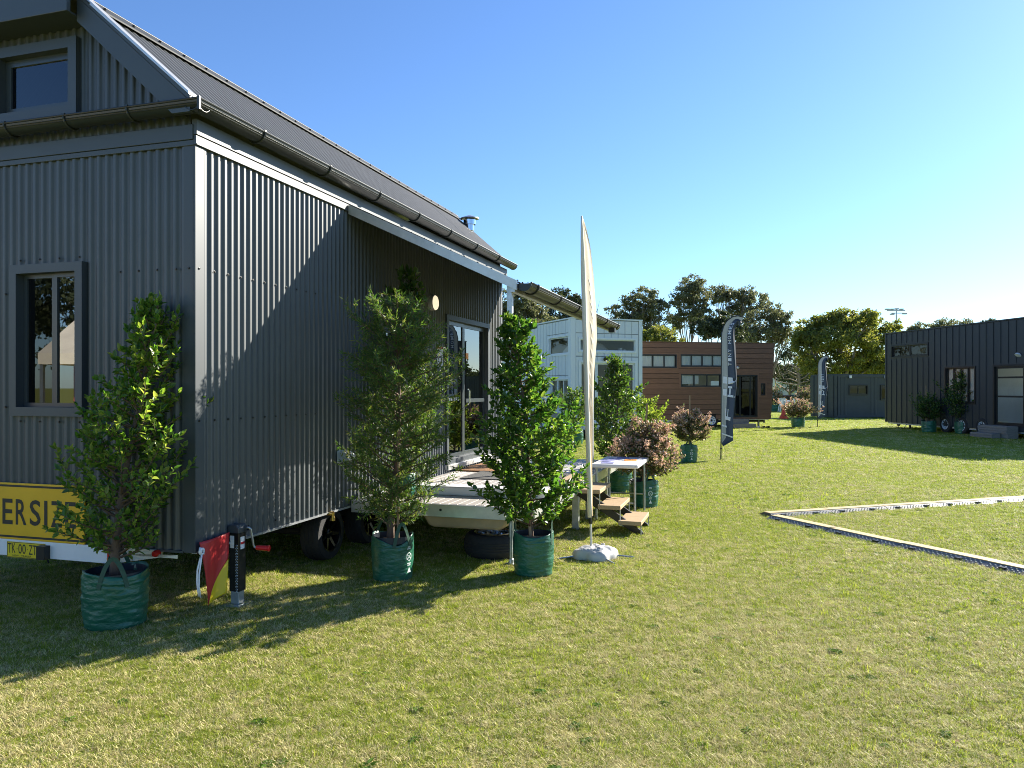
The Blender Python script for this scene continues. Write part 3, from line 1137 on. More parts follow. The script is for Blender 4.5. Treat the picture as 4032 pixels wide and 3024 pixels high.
# ------------------------------------------------------------------ deck
deck = thing('deck', 'low metal framed deck of pale grey boards in front of the sliding door', 'deck', (HX, HY, 0), HROT)
D0, D1, DD = 2.17, 6.85, 1.83
nb = 20
bw = (DD - .09) / nb
for k in range(nb):
    b = MB(side)
    d0 = .05 + bw * k
    b.box(D0 + .006, D1, d0 + .004, d0 + bw - .004, .496, .522)
    b.build('board', 'deck_board', deck, bevel=.003)
b = MB(side)
b.box(D0 - .03, D0 + .004, .02, DD, .405, .520)
b.build('end_fascia', 'alu_plate', deck, bevel=.003)
b = MB(side)
b.box(D0 + .006, D1, DD - .036, DD + .0, .405, .5205)
b.build('side_fascia', 'alu_plate', deck, bevel=.003)
b = MB(side)
for k in range(6):
    x = D0 + .3 + .8 * k
    b.box(x, x + .05, .05, DD - .04, .41, .4955)
b.box(D0 + .01, D1, .02, .048, .41, .52)
b.build('joists', 'galv', deck)
for (x, d) in ((D0 + .03, 1.60), (4.05, 1.79), (4.70, 1.79), (6.5, 1.7), (6.5, .3)):
    b = MB(side)
    if x < 3:
        b.tube([(x, d, .02), (x, d, .40)], .016, 10)
        b.tube([(x, d, .25), (x, d, .404)], .023, 10)
        b.box(x - .045, x + .045, d - .045, d + .045, .004, .014)
        b.lathe([(.028, .014), (.024, .05), (.017, .055)], (x, d, 0), (0, 0, 1), 10)
    else:
        q = .036 if x < 4.5 else .02
        b.box(x - q, x + q, d - q, d + q, .002, .404)
    b.build('leg', 'galv', deck, bevel=.002)
b = MB(side)
b.lathe([(.012, 0), (.012, .006), (0, .007)], (D0 - .03, .94, .47), (-1, 0, 0), 10)
b.build('bolt', 'black_plastic', deck)
# things lying on the deck
t = thing('door_mat', 'orange brown coir doormat on the deck below the sliding door', 'doormat', H(5.25, .30, .5225), HROT)
b = MB()
b.grid(lambda u, v: ((u - .5) * .95, (v - .5) * .46, .016 + .004 * math.sin(u * 9) * math.sin(v * 5)), 16, 8)
b.box(-.475, .475, -.23, .23, .0005, .014)
b.build('pile', 'coir', t)
t = thing('floor_mat', 'thin grey rubber mat on the deck boards between doormat and steps', 'mat', H(4.45, 1.02, .5225), HROT)
b = MB()
b.box(-.42, .42, -.62, .62, .0005, .010)
b.build('sheet', 'mat_grey', t, bevel=.003)
t = thing('white_board', 'long white box board lying across the deck boards', 'board', H(2.78, .98, .5225), HROT)
b = MB()
b.box(-.09, .09, -.80, .80, .0005, .085)
b.build('panel', 'white_plastic', t, bevel=.012)
b = MB()
b.box(-.10, .10, -.79, .79, .086, .092)
b.build('lid', 'white_plastic', t, bevel=.003)
t = thing('timber_offcut', 'short pine block on the deck edge at the head of the steps', 'block', H(4.22, 1.73, .5225), HROT)
b = MB()
b.box(-.36, .36, -.085, .085, .0005, .05)
b.build('block', 'pine', t, bevel=.004)

# ------------------------------------------------------------------ signs on the tail
sg = thing('warning_sign', 'big yellow OVERSIZE sign with black letters on the trailer tail', 'sign', (HX, HY, 0), HROT)
b = MB(front)
b.box(.93, 2.30, .020, .034, .462, .885)
b.build('sign_panel', 'sign_yellow', sg, bevel=.004)
b = MB(front)
for z in (.478, .855):
    b.box(.935, 2.295, .0345, .0362, z, z + .015)
b.build('border_line', 'ink', sg)
# letters placed from the right: E Z I S R E V O
pos = {'E': 1.104, 'Z': 1.237, 'I': 1.300, 'S': 1.438, 'R': 1.573, 'e': 1.703, 'V': 1.85, 'O': 1.99}
wid = {'E': .10, 'Z': .104, 'I': .03, 'S': .104, 'R': .104, 'e': .10, 'V': .12, 'O': .11}
for ch in 'OVeRSIZE':
    vs, fs = text_geo(ch.upper(), 1.0, 1.0, extra=.012)
    x0, x1 = min(v[0] for v in vs), max(v[0] for v in vs)
    y0, y1 = min(v[1] for v in vs), max(v[1] for v in vs)
    bb = MB(front)
    bb._add([(pos[ch] - (x - x0) / (x1 - x0) * wid[ch], .0356, .575 + (y - y0) / (y1 - y0) * .19) for x, y in vs], fs)
    bb.build('letter', 'ink', sg, recalc=False)
np_ = thing('number_plate', 'yellow number plate TK 00 ZT on the white rear beam', 'number plate', (HX, HY, 0), HROT)
b = MB(front)
b.box(1.285, 1.652, .037, .041, .330, .448)
b.build('plate', 'plate_yellow', np_, bevel=.0015)
b = MB(front)
frame_ring(b, 1.288, 1.649, .333, .445, .003, .0411, .0425)
b.build('border_line', 'ink', np_)


def plate_text(s, x, z, hgt, wd, name='lettering'):
    vs, fs = text_geo(s, 1.0, 1.0, extra=.004)
    x0, x1 = min(v[0] for v in vs), max(v[0] for v in vs)
    y0, y1 = min(v[1] for v in vs), max(v[1] for v in vs)
    bb = MB(front)
    bb._add([(x - (p - x0) / (x1 - x0) * wd, .0418, z + (q - y0) / (y1 - y0) * hgt) for p, q in vs], fs)
    bb.build(name, 'ink', np_, recalc=False)


plate_text('TK', 1.641, .364, .072, .074)
plate_text('00', 1.540, .362, .072, .072)
plate_text('ZT', 1.440, .360, .072, .072)
plate_text('.', 1.556, .394, .008, .008)
plate_text('.', 1.455, .392, .008, .008)
plate_text('NSW - TRAILER', 1.595, .339, .014, .18)

po = thing('poster', 'small printed leaflet taped to the dark wall left of the door', 'leaflet', (HX, HY, 0), HROT)
b = MB(side)
b.box(4.255, 4.465, .0125, .0145, 1.83, 2.10)
b.build('sheet', 'paper_grey', po)
b = MB(side)
b.box(4.26, 4.46, .0146, .0152, 2.07, 2.095)
b.build('heading', 'banner_red', po)

# ------------------------------------------------------------------ jack and pennant
jk = thing('trailer_jack', 'black square jack with red crank handle under the house corner', 'jack', H(.40, .045), HROT)
b = MB()
b.box(-.042, .042, -.042, .042, .10, .53)
b.build('outer_tube', 'black_paint', jk, bevel=.005)
b = MB()
b.box(-.034, .034, -.034, .034, .008, .0995)
b.build('inner_tube', 'galv', jk, bevel=.003)
b = MB()
b.box(-.09, .09, -.075, .075, .001, .0075)
b.build('foot_plate', 'galv', jk, bevel=.002)
b = MB()
b.prism([(-.05, .531), (.05, .531), (.05, .565), (.03, .59), (-.03, .59), (-.05, .565)], lambda y, z: (-.055, y, z), lambda y, z: (.055, y, z))
b.lathe([(.02, 0), (.02, .02)], (.03, -.05, .56), (0, -1, 0), 10)
b.build('gear_head', 'steel_dark', jk, bevel=.004)
b = MB()
b.tube([(.02, -.05, .565), (.02, -.085, .565), (.03, -.092, .55), (.05, -.10, .43), (.055, -.105, .415), (.055, -.125, .412)], .008, 8)
cr = b.build('crank', 'galv', jk, smooth=True)
b = MB()
b.lathe([(.0, 0), (.016, .002), (.018, .02), (.02, .085), (.024, .10), (.014, .104), (0, .10)], (.055, -.12, .412), (.25, -1, -.05), 14)
b.build('grip', 'handle_red', cr, smooth='auto')
b = MB()
b.box(-.0425, -.0435, -.002, .034, .42, .51)
b.box(-.024, .022, -.0435, -.0425, .41, .50)
st = b.build('label_sticker', 'white_plastic', jk)
b = MB()
b.box(-.024, .022, -.0442, -.0437, .445, .462)
b.build('label_band', 'pvc_red', st)
b = MB()
for k in range(18):
    z = .44 - .02 * k
    b.lathe([(.005, -.004), (.008, -.003), (.008, .003), (.005, .004), (.005, -.004)], (-.05, -.03 + .002 * (k % 2), z), (1, .3 + (k % 2), 0), 8)
b.build('chain', 'galv', jk)

pn = thing('pennant_flag', 'red and yellow split warning pennant hanging beside the jack', 'flag', H(0.0, .05), HROT)


def pen(u, v, off=0.0):
    # u 0..1 along top (s), v 0..1 down
    tl_, tr_ = Vector((-.02, 0, .535)), Vector((.315, 0, .545))
    bl_, br_ = Vector((.045, 0, .085)), Vector((.225, 0, .135))
    p = (tl_ * (1 - u) + tr_ * u) * (1 - v) + (bl_ * (1 - u) + br_ * u) * v
    p.y = -.012 * math.sin(u * 5 + v * 3) - .02 * v - off
    return p


def seam(v):
    return 1.0 if v < .45 else 1 - (v - .45) / .55


for nm, m, fn2 in (('red_half', 'pvc_red', lambda u, v: pen(u * seam(v), v)),
                   ('yellow_half', 'pvc_yellow', lambda u, v: pen(seam(.45 + .55 * v) + (1 - seam(.45 + .55 * v)) * u, .45 + .55 * v))):
    b = MB()
    b.grid(fn2, 16, 24)
    o = b.build(nm, m, pn, smooth=True, recalc=False)
    sd = o.modifiers.new('thickness', 'SOLIDIFY')
    sd.thickness = .002
b = MB()
b.tube([(-.025, -.01, .50), (-.04, -.02, .49), (-.03, -.03, .46), (-.012, -.03, .455), (-.008, -.02, .48), (-.03, -.02, .47), (-.05, -.03, .43),
        (-.075, -.03, .36), (-.08, -.03, .28), (-.07, -.03, .22), (-.06, -.03, .18)], .006, 6)
b.tube([(-.03, -.03, .46), (-.055, -.04, .40), (-.07, -.04, .33), (-.072, -.04, .25), (-.055, -.04, .17)], .0055, 6)
b.lathe([(.012, -.008), (.026, -.006), (.026, .006), (.012, .008)], (-.02, -.02, .475), (0, 1, 0), 12)
b.build('cord', 'cord_white', pn, smooth=True)

# ------------------------------------------------------------------ spare wheel
sp = thing('spare_tyre', 'spare tyre with polished rim lying flat under the deck', 'tyre', (-.17, 7.34, 0), 0)
b = MB()
c = (0, 0, 0)
b.lathe([(.17, .002), (.245, .002), (.275, .03), (.283, .07), (.283, .15), (.275, .19), (.245, .215), (.18, .212)], c, (0, 0, 1), 40)
for k in range(4):
    b.lathe([(.283, .065 + .025 * k), (.288, .068 + .025 * k), (.288, .08 + .025 * k), (.283, .083 + .025 * k)], c, (0, 0, 1), 40)
tb = b.build('tread', 'rubber', sp, smooth='auto')
b = MB()
b.lathe([(.18, .212), (.19, .218), (.178, .224), (.165, .21), (.160, .05), (.05, .04), (0, .04)], c, (0, 0, 1), 40)
for k in range(5):
    an = 2 * math.pi * k / 5
    b.tube([(.03 * math.cos(an), .03 * math.sin(an), .13), (.16 * math.cos(an), .16 * math.sin(an), .16)], .018, 6)
b.build('rim', 'chrome', sp, smooth='auto')

# ------------------------------------------------------------------ folding steps
st = thing('folding_steps', 'three pine treads on a black folding stair frame at the deck edge', 'steps', (HX, HY, 0), HROT)
TR = [(2.09, .475), (2.315, .310), (2.54, .150)]
for (dr_, z) in TR:
    b = MB(side)
    b.box(3.88, 4.56, dr_ - .245, dr_ + .005, z - .045, z)
    b.build('tread', 'pine', st, bevel=.005)
for s_ in (3.97, 4.44):
    b = MB(side)
    b.prism([(1.80, .50), (1.80, .40), (2.46, -.0), (2.56, -.0), (2.54, .03), (1.88, .47)], lambda o, z: (s_, o, z + .003), lambda o, z: (s_ + .035, o, z + .003))
    b.build('stringer', 'black_paint', st, bevel=.004)
    b = MB(side)
    for k in range(3):
        d0, z0 = TR[k][0] - .24, TR[k][1] - .048
        b.prism([(d0 - .02, z0 - .015), (d0 + .20, z0 - .16), (d0 + .22, z0 - .145), (d0, z0)], lambda o, z: (s_ + .037, o, max(z, .004)), lambda o, z: (s_ + .047, o, max(z, .005)))
    b.build('slide_rail', 'galv', st)
for (dr_, z) in TR:
    for s_ in (3.89, 4.545):
        b = MB(side)
        zb = max(.003, z - .215)
        b.tube([(s_, dr_ + .0, z - .047), (s_, dr_ + .0, zb)], .006, 6)
        b.build('support_rod', 'galv', st)

# ------------------------------------------------------------------ table with leaflets
tb = thing('folding_table', 'small white topped folding table beside the deck steps', 'table', (HX, HY, 0), HROT)
T = (4.60, 5.66, 1.85, 2.41, .685)
b = MB(side)
b.box(T[0], T[1], T[2], T[3], T[4] - .045, T[4])
b.build('table_top', 'white_plastic', tb, bevel=.012)
for (x, d) in ((T[0] + .10, T[2] + .05), (T[1] - .10, T[2] + .05), (T[0] + .10, T[3] - .05), (T[1] - .10, T[3] - .05)):
    b = MB(side)
    b.tube([(x, d, .003), (x, d, T[4] - .046)], .014, 10)
    b.build('leg', 'galv', tb, smooth='auto')
for x in (T[0] + .10, T[1] - .10):
    b = MB(side)
    b.tube([(x, T[2] + .064, .22), (x, T[3] - .064, .22)], .011, 8)
    b.build('stretcher', 'galv', tb)
leaf_pos = [(4.78, 2.02, .12, 'paper_blue'), (5.02, 1.97, -.2, 'paper_blue'), (5.25, 2.02, .05, 'paper_blue'), (5.48, 2.10, .2, 'paper_blue'), (5.18, 2.24, .1, 'paper_orange')]
lab = ['dark blue leaflet on the white table, nearest the steps', 'dark blue leaflet on the white table, second from the steps', 'dark blue leaflet on the white table, third from the steps',
       'dark blue leaflet at the far end of the white table', 'orange leaflet on the white table top']
for (x, d, a, m), l in zip(leaf_pos, lab):
    t = thing('leaflet', l, 'leaflet', H(x, d, T[4]), HROT + a, group='leaflets on the folding table')
    b = MB()
    b.box(-.105, .105, -.075, .075, .001, .004)
    b.build('sheet', m, t)

# ------------------------------------------------------------------ plants
ONE_LEAF = {}


def one_leaf(key, ln, wd, m, k):
    if key not in ONE_LEAF:
        ms = []
        for i in range(4):
            r2 = np.random.default_rng(i + 50)
            V = leaf_verts(np.zeros((1, 3)), np.array([[1., 0, 0]]), np.array([[0, 0, 1.]]), np.array([ln * (0.85 + .1 * i)]), np.array([wd * (.9 + .06 * i)]),
                           fold=.12 + .05 * i, droop=.05 + .08 * i)[0]
            me = bpy.data.meshes.new('leaf')
            me.from_pydata([tuple(v) for v in V], [], [tuple(q) for q in LEAF_Q.tolist()])
            me.materials.append(MATS[m])
            ms.append(me)
        ONE_LEAF[key] = ms
    return ONE_LEAF[key][k % 4]


def grow_bag(parent, r, h, seed=0, handles=2, logo=None, wrinkle=0.006, tilt=0.0, gap=False):
    def fn(rr, hh, an):
        n = mnoise.noise(Vector((math.cos(an) * 2 + seed * 7, math.sin(an) * 2, hh * 16))) * wrinkle * 1.6
        n += mnoise.noise(Vector((math.cos(an) * 5 + seed * 3, math.sin(an) * 5, hh * 40 + .8 * math.sin(an)))) * wrinkle
        n += math.sin(hh * 150 + 2 * math.sin(an + seed) + seed) * wrinkle * .28
        return rr + n * (1 if hh > .01 else .3) if rr > .03 else rr
    nz = 34

    def rad(t):
        return r * (.93 + .07 * math.sin(min(1, t * 1.4) * math.pi * .5)) * (1 - .03 * max(0, t - .8) / .2)
    b = MB()
    prof = [(0.0, .003), (r * .90, .003)] + [(rad(i / nz), .008 + (h - .008) * i / nz) for i in range(nz + 1)]
    prof += [(rad(1) - .004, h), (rad(1) - .006, h - .06)]

    def top(rr, hh, an):
        return fn(rr, hh, an)
    b.lathe(prof, seg=56, fn=top)
    # the rim sags unevenly
    b.v = [(x, y, z - (0.5 - 0.5 * math.cos(min(1, max(0, (z - h * .7) / (h * .3))) * math.pi)) * (.018 * (1 + math.sin(2 * math.atan2(y, x) + seed))
            + (.06 * max(0, math.cos(math.atan2(y, x) - gap)) ** 4 if gap is not False else 0))) for (x, y, z) in b.v]
    bag = b.build('grow_bag', 'bag_green', parent, smooth=True)
    s = MB()
    s.lathe([(rad(.9) - .012, h - .07), (0, h - .062)], seg=24, fn=lambda rr, hh, an: rr)
    s.build('soil', 'soil', parent)
    i_ = MB()
    i_.lathe([(rad(1) - .009, h - .02), (rad(.9) - .011, h - .075)], seg=32)
    i_.build('liner', 'bag_inside', parent, recalc=False)
    for k in range(handles):
        an0 = seed * 1.7 + k * math.pi
        pts = []
        for i in range(11):
            u = i / 10
            an = an0 + (u - .5) * .85
            zz = h - .10 + .19 * math.sin(u * math.pi) ** .8
            lean = .02 * math.sin(u * math.pi)
            rr = rad(1) + .007 - lean
            pts.append((rr * math.cos(an), rr * math.sin(an), zz))
        hb = MB()
        vs, fs = [], []
        for i, p in enumerate(pts):
            p = Vector(p)
            t = (Vector(pts[min(10, i + 1)]) - Vector(pts[max(0, i - 1)])).normalized()
            n_ = Vector((p.x, p.y, 0)).normalized()
            w_ = t.cross(n_).normalized() * .014
            vs += [p - w_, p + w_, p + w_ + n_ * .003, p - w_ + n_ * .003]
        for i in range(10):
            a = i * 4
            for q in range(4):
                fs.append((a + q, a + (q + 1) % 4, a + 4 + (q + 1) % 4, a + 4 + q))
        hb._add(vs, fs)
        hb.build('handle', 'bin_green', parent)
    if logo is not None:
        def wrap(x, z):
            an = logo + x / r
            rr = rad(.5) + wrinkle * 1.7 + .002
            return (rr * math.cos(an), rr * math.sin(an), z)
        lb = MB()
        q = h * .42
        # triangle
        lb._add([wrap(-.022, q - .09), wrap(.022, q - .09), wrap(0, q - .045)], [(0, 1, 2)])
        # hexagon outline badge
        hexa = [(math.cos(R(30 + 60 * i)), math.sin(R(30 + 60 * i))) for i in range(6)]
        vs = [wrap(.032 * x, q + .04 + .038 * y) for x, y in hexa] + [wrap(.026 * x, q + .04 + .031 * y) for x, y in hexa]
        lb._add(vs, [(i, (i + 1) % 6, 6 + (i + 1) % 6, 6 + i) for i in range(6)])
        for z_, w_ in ((q + .10, .02), (q + .115, .016), (q - .02, .022), (q - .034, .018)):
            for k in range(4):
                lb._add([wrap(-w_ + k * w_ * .5, z_), wrap(-w_ + (k + .75) * w_ * .5, z_), wrap(-w_ + (k + .75) * w_ * .5, z_ + .009), wrap(-w_ + k * w_ * .5, z_ + .009)], [(0, 1, 2, 3)])
        vs, fs = text_geo('GO', .04, 1, align='CENTER')
        lb._add([wrap(x, q + .026 + y) for x, y in vs], fs)
        lb.build('bag_print', 'print_white', bag, recalc=False)
    return bag


def curve_pts(p0, d0, d1, L, n):
    """points of a branch starting along d0 and bending to d1"""
    pts = [Vector(p0)]
    for i in range(n):
        t = (i + .5) / n
        d = (d0 * (1 - t) + d1 * t).normalized()
        pts.append(pts[-1] + d * (L / n))
    return pts


def shrub(name, loc, label, cat, group, bag_r, bag_h, height, lean, crown, nb, ln, wd, m, leaf_gap=0.02, elev=(35, 70), singles=0, trunk_r=.022,
          seed=1, logo=None, twigs=3, needle=False, stake=None, pink=0.0, gap=False, z_base=0.0, handles=2, pot=True, trunk_gap=0.0, wr=0.006, droop=0.0, az_bias=None):
    rs = random.Random(seed)
    t = thing(name, label, cat, loc, rs.uniform(-.3, .3) * 0, group)
    if pot:
        grow_bag(t, bag_r, bag_h, seed, handles, logo, gap=gap, wrinkle=wr)
    zc = [c[0] for c in crown]
    rc = [c[1] for c in crown]

    def axis(z):
        u = max(0, min(1, (z - bag_h) / (height - bag_h)))
        return Vector((lean[0] * u + .02 * math.sin(u * 6 + seed), lean[1] * u + .02 * math.cos(u * 5 + seed), z))
    wood = MB()
    zt = [bag_h - .08 + (height - .02 - bag_h + .08) * i / 14 for i in range(15)]
    wood.tube([axis(z) for z in zt], [trunk_r * (1 - .88 * (i / 14) ** .8) for i in range(15)], 8)
    P, D, N = [], [], []

    def leaves_on(pts, start, gap_):
        L = 0.0
        seg = [(pts[i + 1] - pts[i]).length for i in range(len(pts) - 1)]
        tot = sum(seg)
        s = start * tot + rs.uniform(0, gap_)
        k = rs.randint(0, 5)
        while s < tot:
            acc, i = 0.0, 0
            while i < len(seg) - 1 and acc + seg[i] < s:
                acc += seg[i]
                i += 1
            u = (s - acc) / seg[i]
            p = pts[i].lerp(pts[i + 1], min(1, u))
            T = (pts[i + 1] - pts[i]).normalized()
            side_ = T.cross(Vector((0, 0, 1)))
            if side_.length < .05:
                side_ = Vector((1, 0, 0))
            side_.normalize()
            up_ = side_.cross(T)
            an = k * 2.4 + rs.uniform(-.4, .4)
            r_ = side_ * math.cos(an) + up_ * math.sin(an)
            d = (T * rs.uniform(.45, .9) + r_ * rs.uniform(.6, 1.0) + Vector((0, 0, rs.uniform(-.1, .35) - droop))).normalized()
            n_ = (Vector((0, 0, 1)) * .7 + T * .3 + Vector((rs.uniform(-.7, .7), rs.uniform(-.7, .7), rs.uniform(-.4, .4)))).normalized()
            P.append(p)
            D.append(d)
            N.append(n_)
            s += gap_ * rs.uniform(.6, 1.4)
            k += 1
        # terminal leaves
        for q in range(2):
            T = (pts[-1] - pts[-2]).normalized()
            P.append(pts[-1])
            D.append((T + Vector((rs.uniform(-.4, .4), rs.uniform(-.4, .4), rs.uniform(-.1, .4)))).normalized())
            N.append(Vector((rs.uniform(-1, 1), rs.uniform(-1, 1), .6)).normalized())
    z0c, z1c = zc[0], zc[-1]
    for i in range(nb):
        u = ((i + rs.random()) / nb)
        z = z0c + (z1c - z0c) * u
        Rr = np.interp(z, zc, rc)
        az_ = i * 2.399 + rs.uniform(-.4, .4)
        L = Rr * rs.uniform(.50, 1.10) + .02
        if az_bias:
            L *= 1 + az_bias[1] * math.cos(az_ - az_bias[0])
        if rs.random() < .10:                 # a few shoots outgrow the crown
            L *= 1.35
        e0 = R(rs.uniform(*elev))
        e0 = e0 + (R(82) - e0) * max(0, u - .75) / .25 * .7
        out = Vector((math.cos(az_), math.sin(az_), 0))
        d0 = out * math.cos(e0 * .6) + Vector((0, 0, math.sin(e0 * .6)))
        e1 = e0 * 1.25 if droop == 0 else e0 - droop
        d1 = out * math.cos(e1) + Vector((0, 0, math.sin(e1)))
        start = axis(max(bag_h + .02, z - L * math.sin(e0) * .55 - .02 * rs.random()))
        pts = curve_pts(start, d0, d1, L / max(.35, math.cos(e0 * .9)), 6)
        wood.tube(pts, [max(.0018, trunk_r * .28 * (1 - k / 7)) for k in range(7)], 4, caps=False)
        leaves_on(pts, .25 if L > .12 else .05, leaf_gap)
        for q in range(twigs):
            f = rs.uniform(.3, .85)
            idx = int(f * 6)
            p = pts[idx].lerp(pts[idx + 1], f * 6 - idx)
            T = (pts[idx + 1] - pts[idx]).normalized()
            td = (T * .7 + Vector((rs.uniform(-1, 1), rs.uniform(-1, 1), rs.uniform(-.3, .9) - droop)).normalized() * .8).normalized()
            tl_ = L * rs.uniform(.25, .5) + .03
            tp = curve_pts(p, td, (td + Vector((0, 0, .5 - 1.4 * droop))).normalized(), tl_, 3)
            wood.tube(tp, [.0022, .0018, .0014, .001], 3, caps=False)
            leaves_on(tp, .1, leaf_gap)
    # leader shoot
    leaves_on([axis(z) for z in (z1c - .25 * (z1c - z0c), z1c - .1 * (z1c - z0c), height)], 0, leaf_gap * .8)
    wood.build('trunk', 'bark', t, smooth=True)
    P, D, N = np.array(P), np.array(D), np.array(N)
    n = len(P)
    lns = ln * rng.uniform(.65, 1.2, n)
    wds = wd * rng.uniform(.75, 1.2, n)
    world_y = P[:, 1]
    order = np.argsort(world_y)              # nearest to the camera first
    sing = order[:singles * 2:2] if singles else np.array([], int)
    mask = np.ones(n, bool)
    mask[sing] = False
    if pink:
        zrel = (P[:, 2] - z0c) / (z1c - z0c)
        cx = axis((z0c + z1c) / 2)
        rad_ = np.hypot(P[:, 0] - cx.x, P[:, 1] - cx.y) / max(rc)
        score = zrel * .55 + rad_ * .6 + rng.normal(0, .16, n)
        pk = score > np.quantile(score, 1 - pink)
        leaf_mesh('foliage', P[~pk], D[~pk], N[~pk], lns[~pk], wds[~pk], m, t)['kind'] = 'stuff'
        n2 = int(pk.sum())
        # flower heads: little clusters of petals
        PP = np.repeat(P[pk], 4, 0) + rng.normal(0, .016, (n2 * 4, 3))
        DD2 = unit(rng.normal(0, 1, (n2 * 4, 3)) + np.array([0, 0, .5]))
        NN = unit(rng.normal(0, 1, (n2 * 4, 3)))
        leaf_mesh('blossom', PP, DD2, NN, np.full(n2 * 4, .030), np.full(n2 * 4, .024), 'petal_pink', t)['kind'] = 'stuff'
    elif needle:
        # sprays of narrow leaves
        k = 2
        PP = np.repeat(P[mask], k, 0)
        DD2 = np.repeat(D[mask], k, 0) + rng.normal(0, .45, (len(PP), 3))
        NN = unit(rng.normal(0, 1, (len(PP), 3)))
        blade_mesh('foliage', PP, DD2, NN, np.repeat(lns[mask], k) * rng.uniform(.7, 1.2, len(PP)), np.repeat(wds[mask], k), m, t)['kind'] = 'stuff'
    else:
        leaf_mesh('foliage', P[mask], D[mask], N[mask], lns[mask], wds[mask], m, t)['kind'] = 'stuff'
    for q, i in enumerate(sing):
        o = link('leaf', one_leaf((name, m), ln, wd, m, q), t)
        X = Vector(D[i])
        Zv = Vector(N[i])
        Y = Zv.cross(X).normalized()
        Zv = X.cross(Y).normalized()
        M = Matrix((X, Y, Zv)).transposed().to_4x4()
        M.translation = Vector(P[i])
        o.matrix_local = M @ Matrix.Scale(rs.uniform(.75, 1.15), 4)
    if stake:
        b = MB()
        sx_, sy_, h_, rr = stake[:4]
        lx = stake[4] if len(stake) > 4 else 0
        b.prism([(-rr, -rr), (rr, -rr), (rr, rr), (-rr, rr)], lambda x, y: (sx_ + x, sy_ + y, bag_h - .09), lambda x, y: (sx_ + lx + x * .9, sy_ + y * .9, h_))
        b.build('stake', 'stake', t)
    return t


PG = 'potted plants in green grow bags on the lawn'
shrub('potted_tree', (-2.68, 5.20, 0), 'leafy upright tree in a crinkled green bag before the OVERSIZE sign', 'potted tree', PG,
      .205, .385, 2.17, (.22, .02), [(.50, .26), (.62, .38), (.85, .39), (1.15, .33), (1.40, .29), (1.62, .20), (1.90, .14), (2.12, .04)],
      104, .054, .028, 'leaf_ficus', leaf_gap=.0185, singles=300, trunk_r=.036, seed=3, twigs=3, elev=(22, 58), wr=.006, az_bias=(0.0, .12))
shrub('potted_tree', (-1.0, 6.44, 0), 'feathery narrow-leaved tree in a sagging printed green bag by the deck corner', 'potted tree', PG,
      .175, .385, 2.30, (.06, .05), [(.52, .22), (.66, .36), (.95, .44), (1.30, .43), (1.65, .44), (1.95, .36), (2.2, .18), (2.28, .05)],
      128, .052, .0085, 'leaf_needle', leaf_gap=.0115, trunk_r=.034, seed=5, twigs=6, needle=True, elev=(15, 50), logo=R(-33), gap=R(-60), droop=.15,
      stake=(.05, -.03, 1.3, .009), wr=.003)
shrub('potted_tree', (.185, 6.60, 0), 'dense glossy dark green tree in a green bag at the outer deck corner', 'potted tree', PG,
      .175, .37, 2.18, (-.165, .03), [(.46, .36), (.60, .45), (.95, .42), (1.25, .34), (1.5, .27), (1.75, .20), (2.0, .11), (2.14, .05)],
      128, .060, .034, 'leaf_mid', leaf_gap=.0165, singles=300, trunk_r=.024, seed=11, twigs=3, elev=(12, 50), stake=(-.02, -.03, 1.25, .012, -.10), wr=.0035)
shrub('potted_tree', tuple(H(2.55, .36, .5225)), 'tall broad-leaved tree in a black pot standing on the deck against the wall', 'potted tree', None,
      .13, .26, 2.20, (.05, 0.0), [(.40, .26), (.75, .34), (1.2, .30), (1.6, .25), (1.9, .16), (2.15, .05)],
      70, .070, .038, 'leaf_dark', leaf_gap=.024, trunk_r=.016, seed=21, twigs=2, elev=(30, 60), handles=0)
shrub('potted_shrub', (1.735, 21.6, 0), 'round dark green shrub in a green bag in front of the white house', 'potted shrub', PG,
      .27, .40, 1.45, (.0, 0), [(.55, .25), (.75, .42), (1.05, .44), (1.3, .30), (1.42, .1)],
      70, .075, .042, 'leaf_dark', leaf_gap=.035, trunk_r=.02, seed=31, twigs=2, elev=(20, 60))
shrub('potted_tree', (1.64, 11.75, 0), 'tall dark green pyramid tree in a bag behind the white folding table', 'potted tree', PG,
      .19, .37, 1.98, (-.06, 0), [(.45, .35), (.75, .44), (1.1, .44), (1.4, .36), (1.6, .25), (1.85, .13), (1.95, .05)],
      110, .062, .034, 'leaf_dark', leaf_gap=.024, trunk_r=.02, seed=41, twigs=3, elev=(20, 55))
shrub('potted_shrub', (1.77, 10.32, 0), 'spreading pink flowering shrub in a printed bag right beside the folding table', 'potted shrub', PG,
      .195, .37, 1.05, (.05, 0), [(.45, .30), (.58, .48), (.74, .34), (.86, .38), (.97, .24), (1.03, .12)],
      66, .052, .032, 'leaf_bronze', leaf_gap=.020, trunk_r=.018, seed=51, twigs=6, elev=(-5, 30), pink=.17, logo=R(-75), stake=(-.02, -.02, 1.38, .012, .06))
shrub('potted_shrub', (2.42, 14.0, 0), 'yellow-green shrub in a bag behind the pink flowering shrub', 'potted shrub', PG,
      .2, .36, 1.27, (.05, 0), [(.42, .25), (.65, .33), (.95, .33), (1.15, .22), (1.25, .1)],
      70, .060, .034, 'leaf_lime', leaf_gap=.026, trunk_r=.018, seed=61, twigs=3, elev=(20, 60), stake=(-.03, 0, 1.45, .011))
shrub('potted_shrub', (3.76, 16.35, 0), 'pink flowering shrub in a printed bag alone on the lawn by the large navy flag', 'potted shrub', PG,
      .18, .385, 1.02, (.06, 0), [(.48, .32), (.6, .44), (.72, .30), (.84, .38), (.95, .22), (1.0, .1)],
      58, .055, .034, 'leaf_bronze', leaf_gap=.021, trunk_r=.018, seed=71, twigs=6, elev=(-5, 30), pink=.19, logo=R(-85), stake=(.02, .0, 1.42, .014))
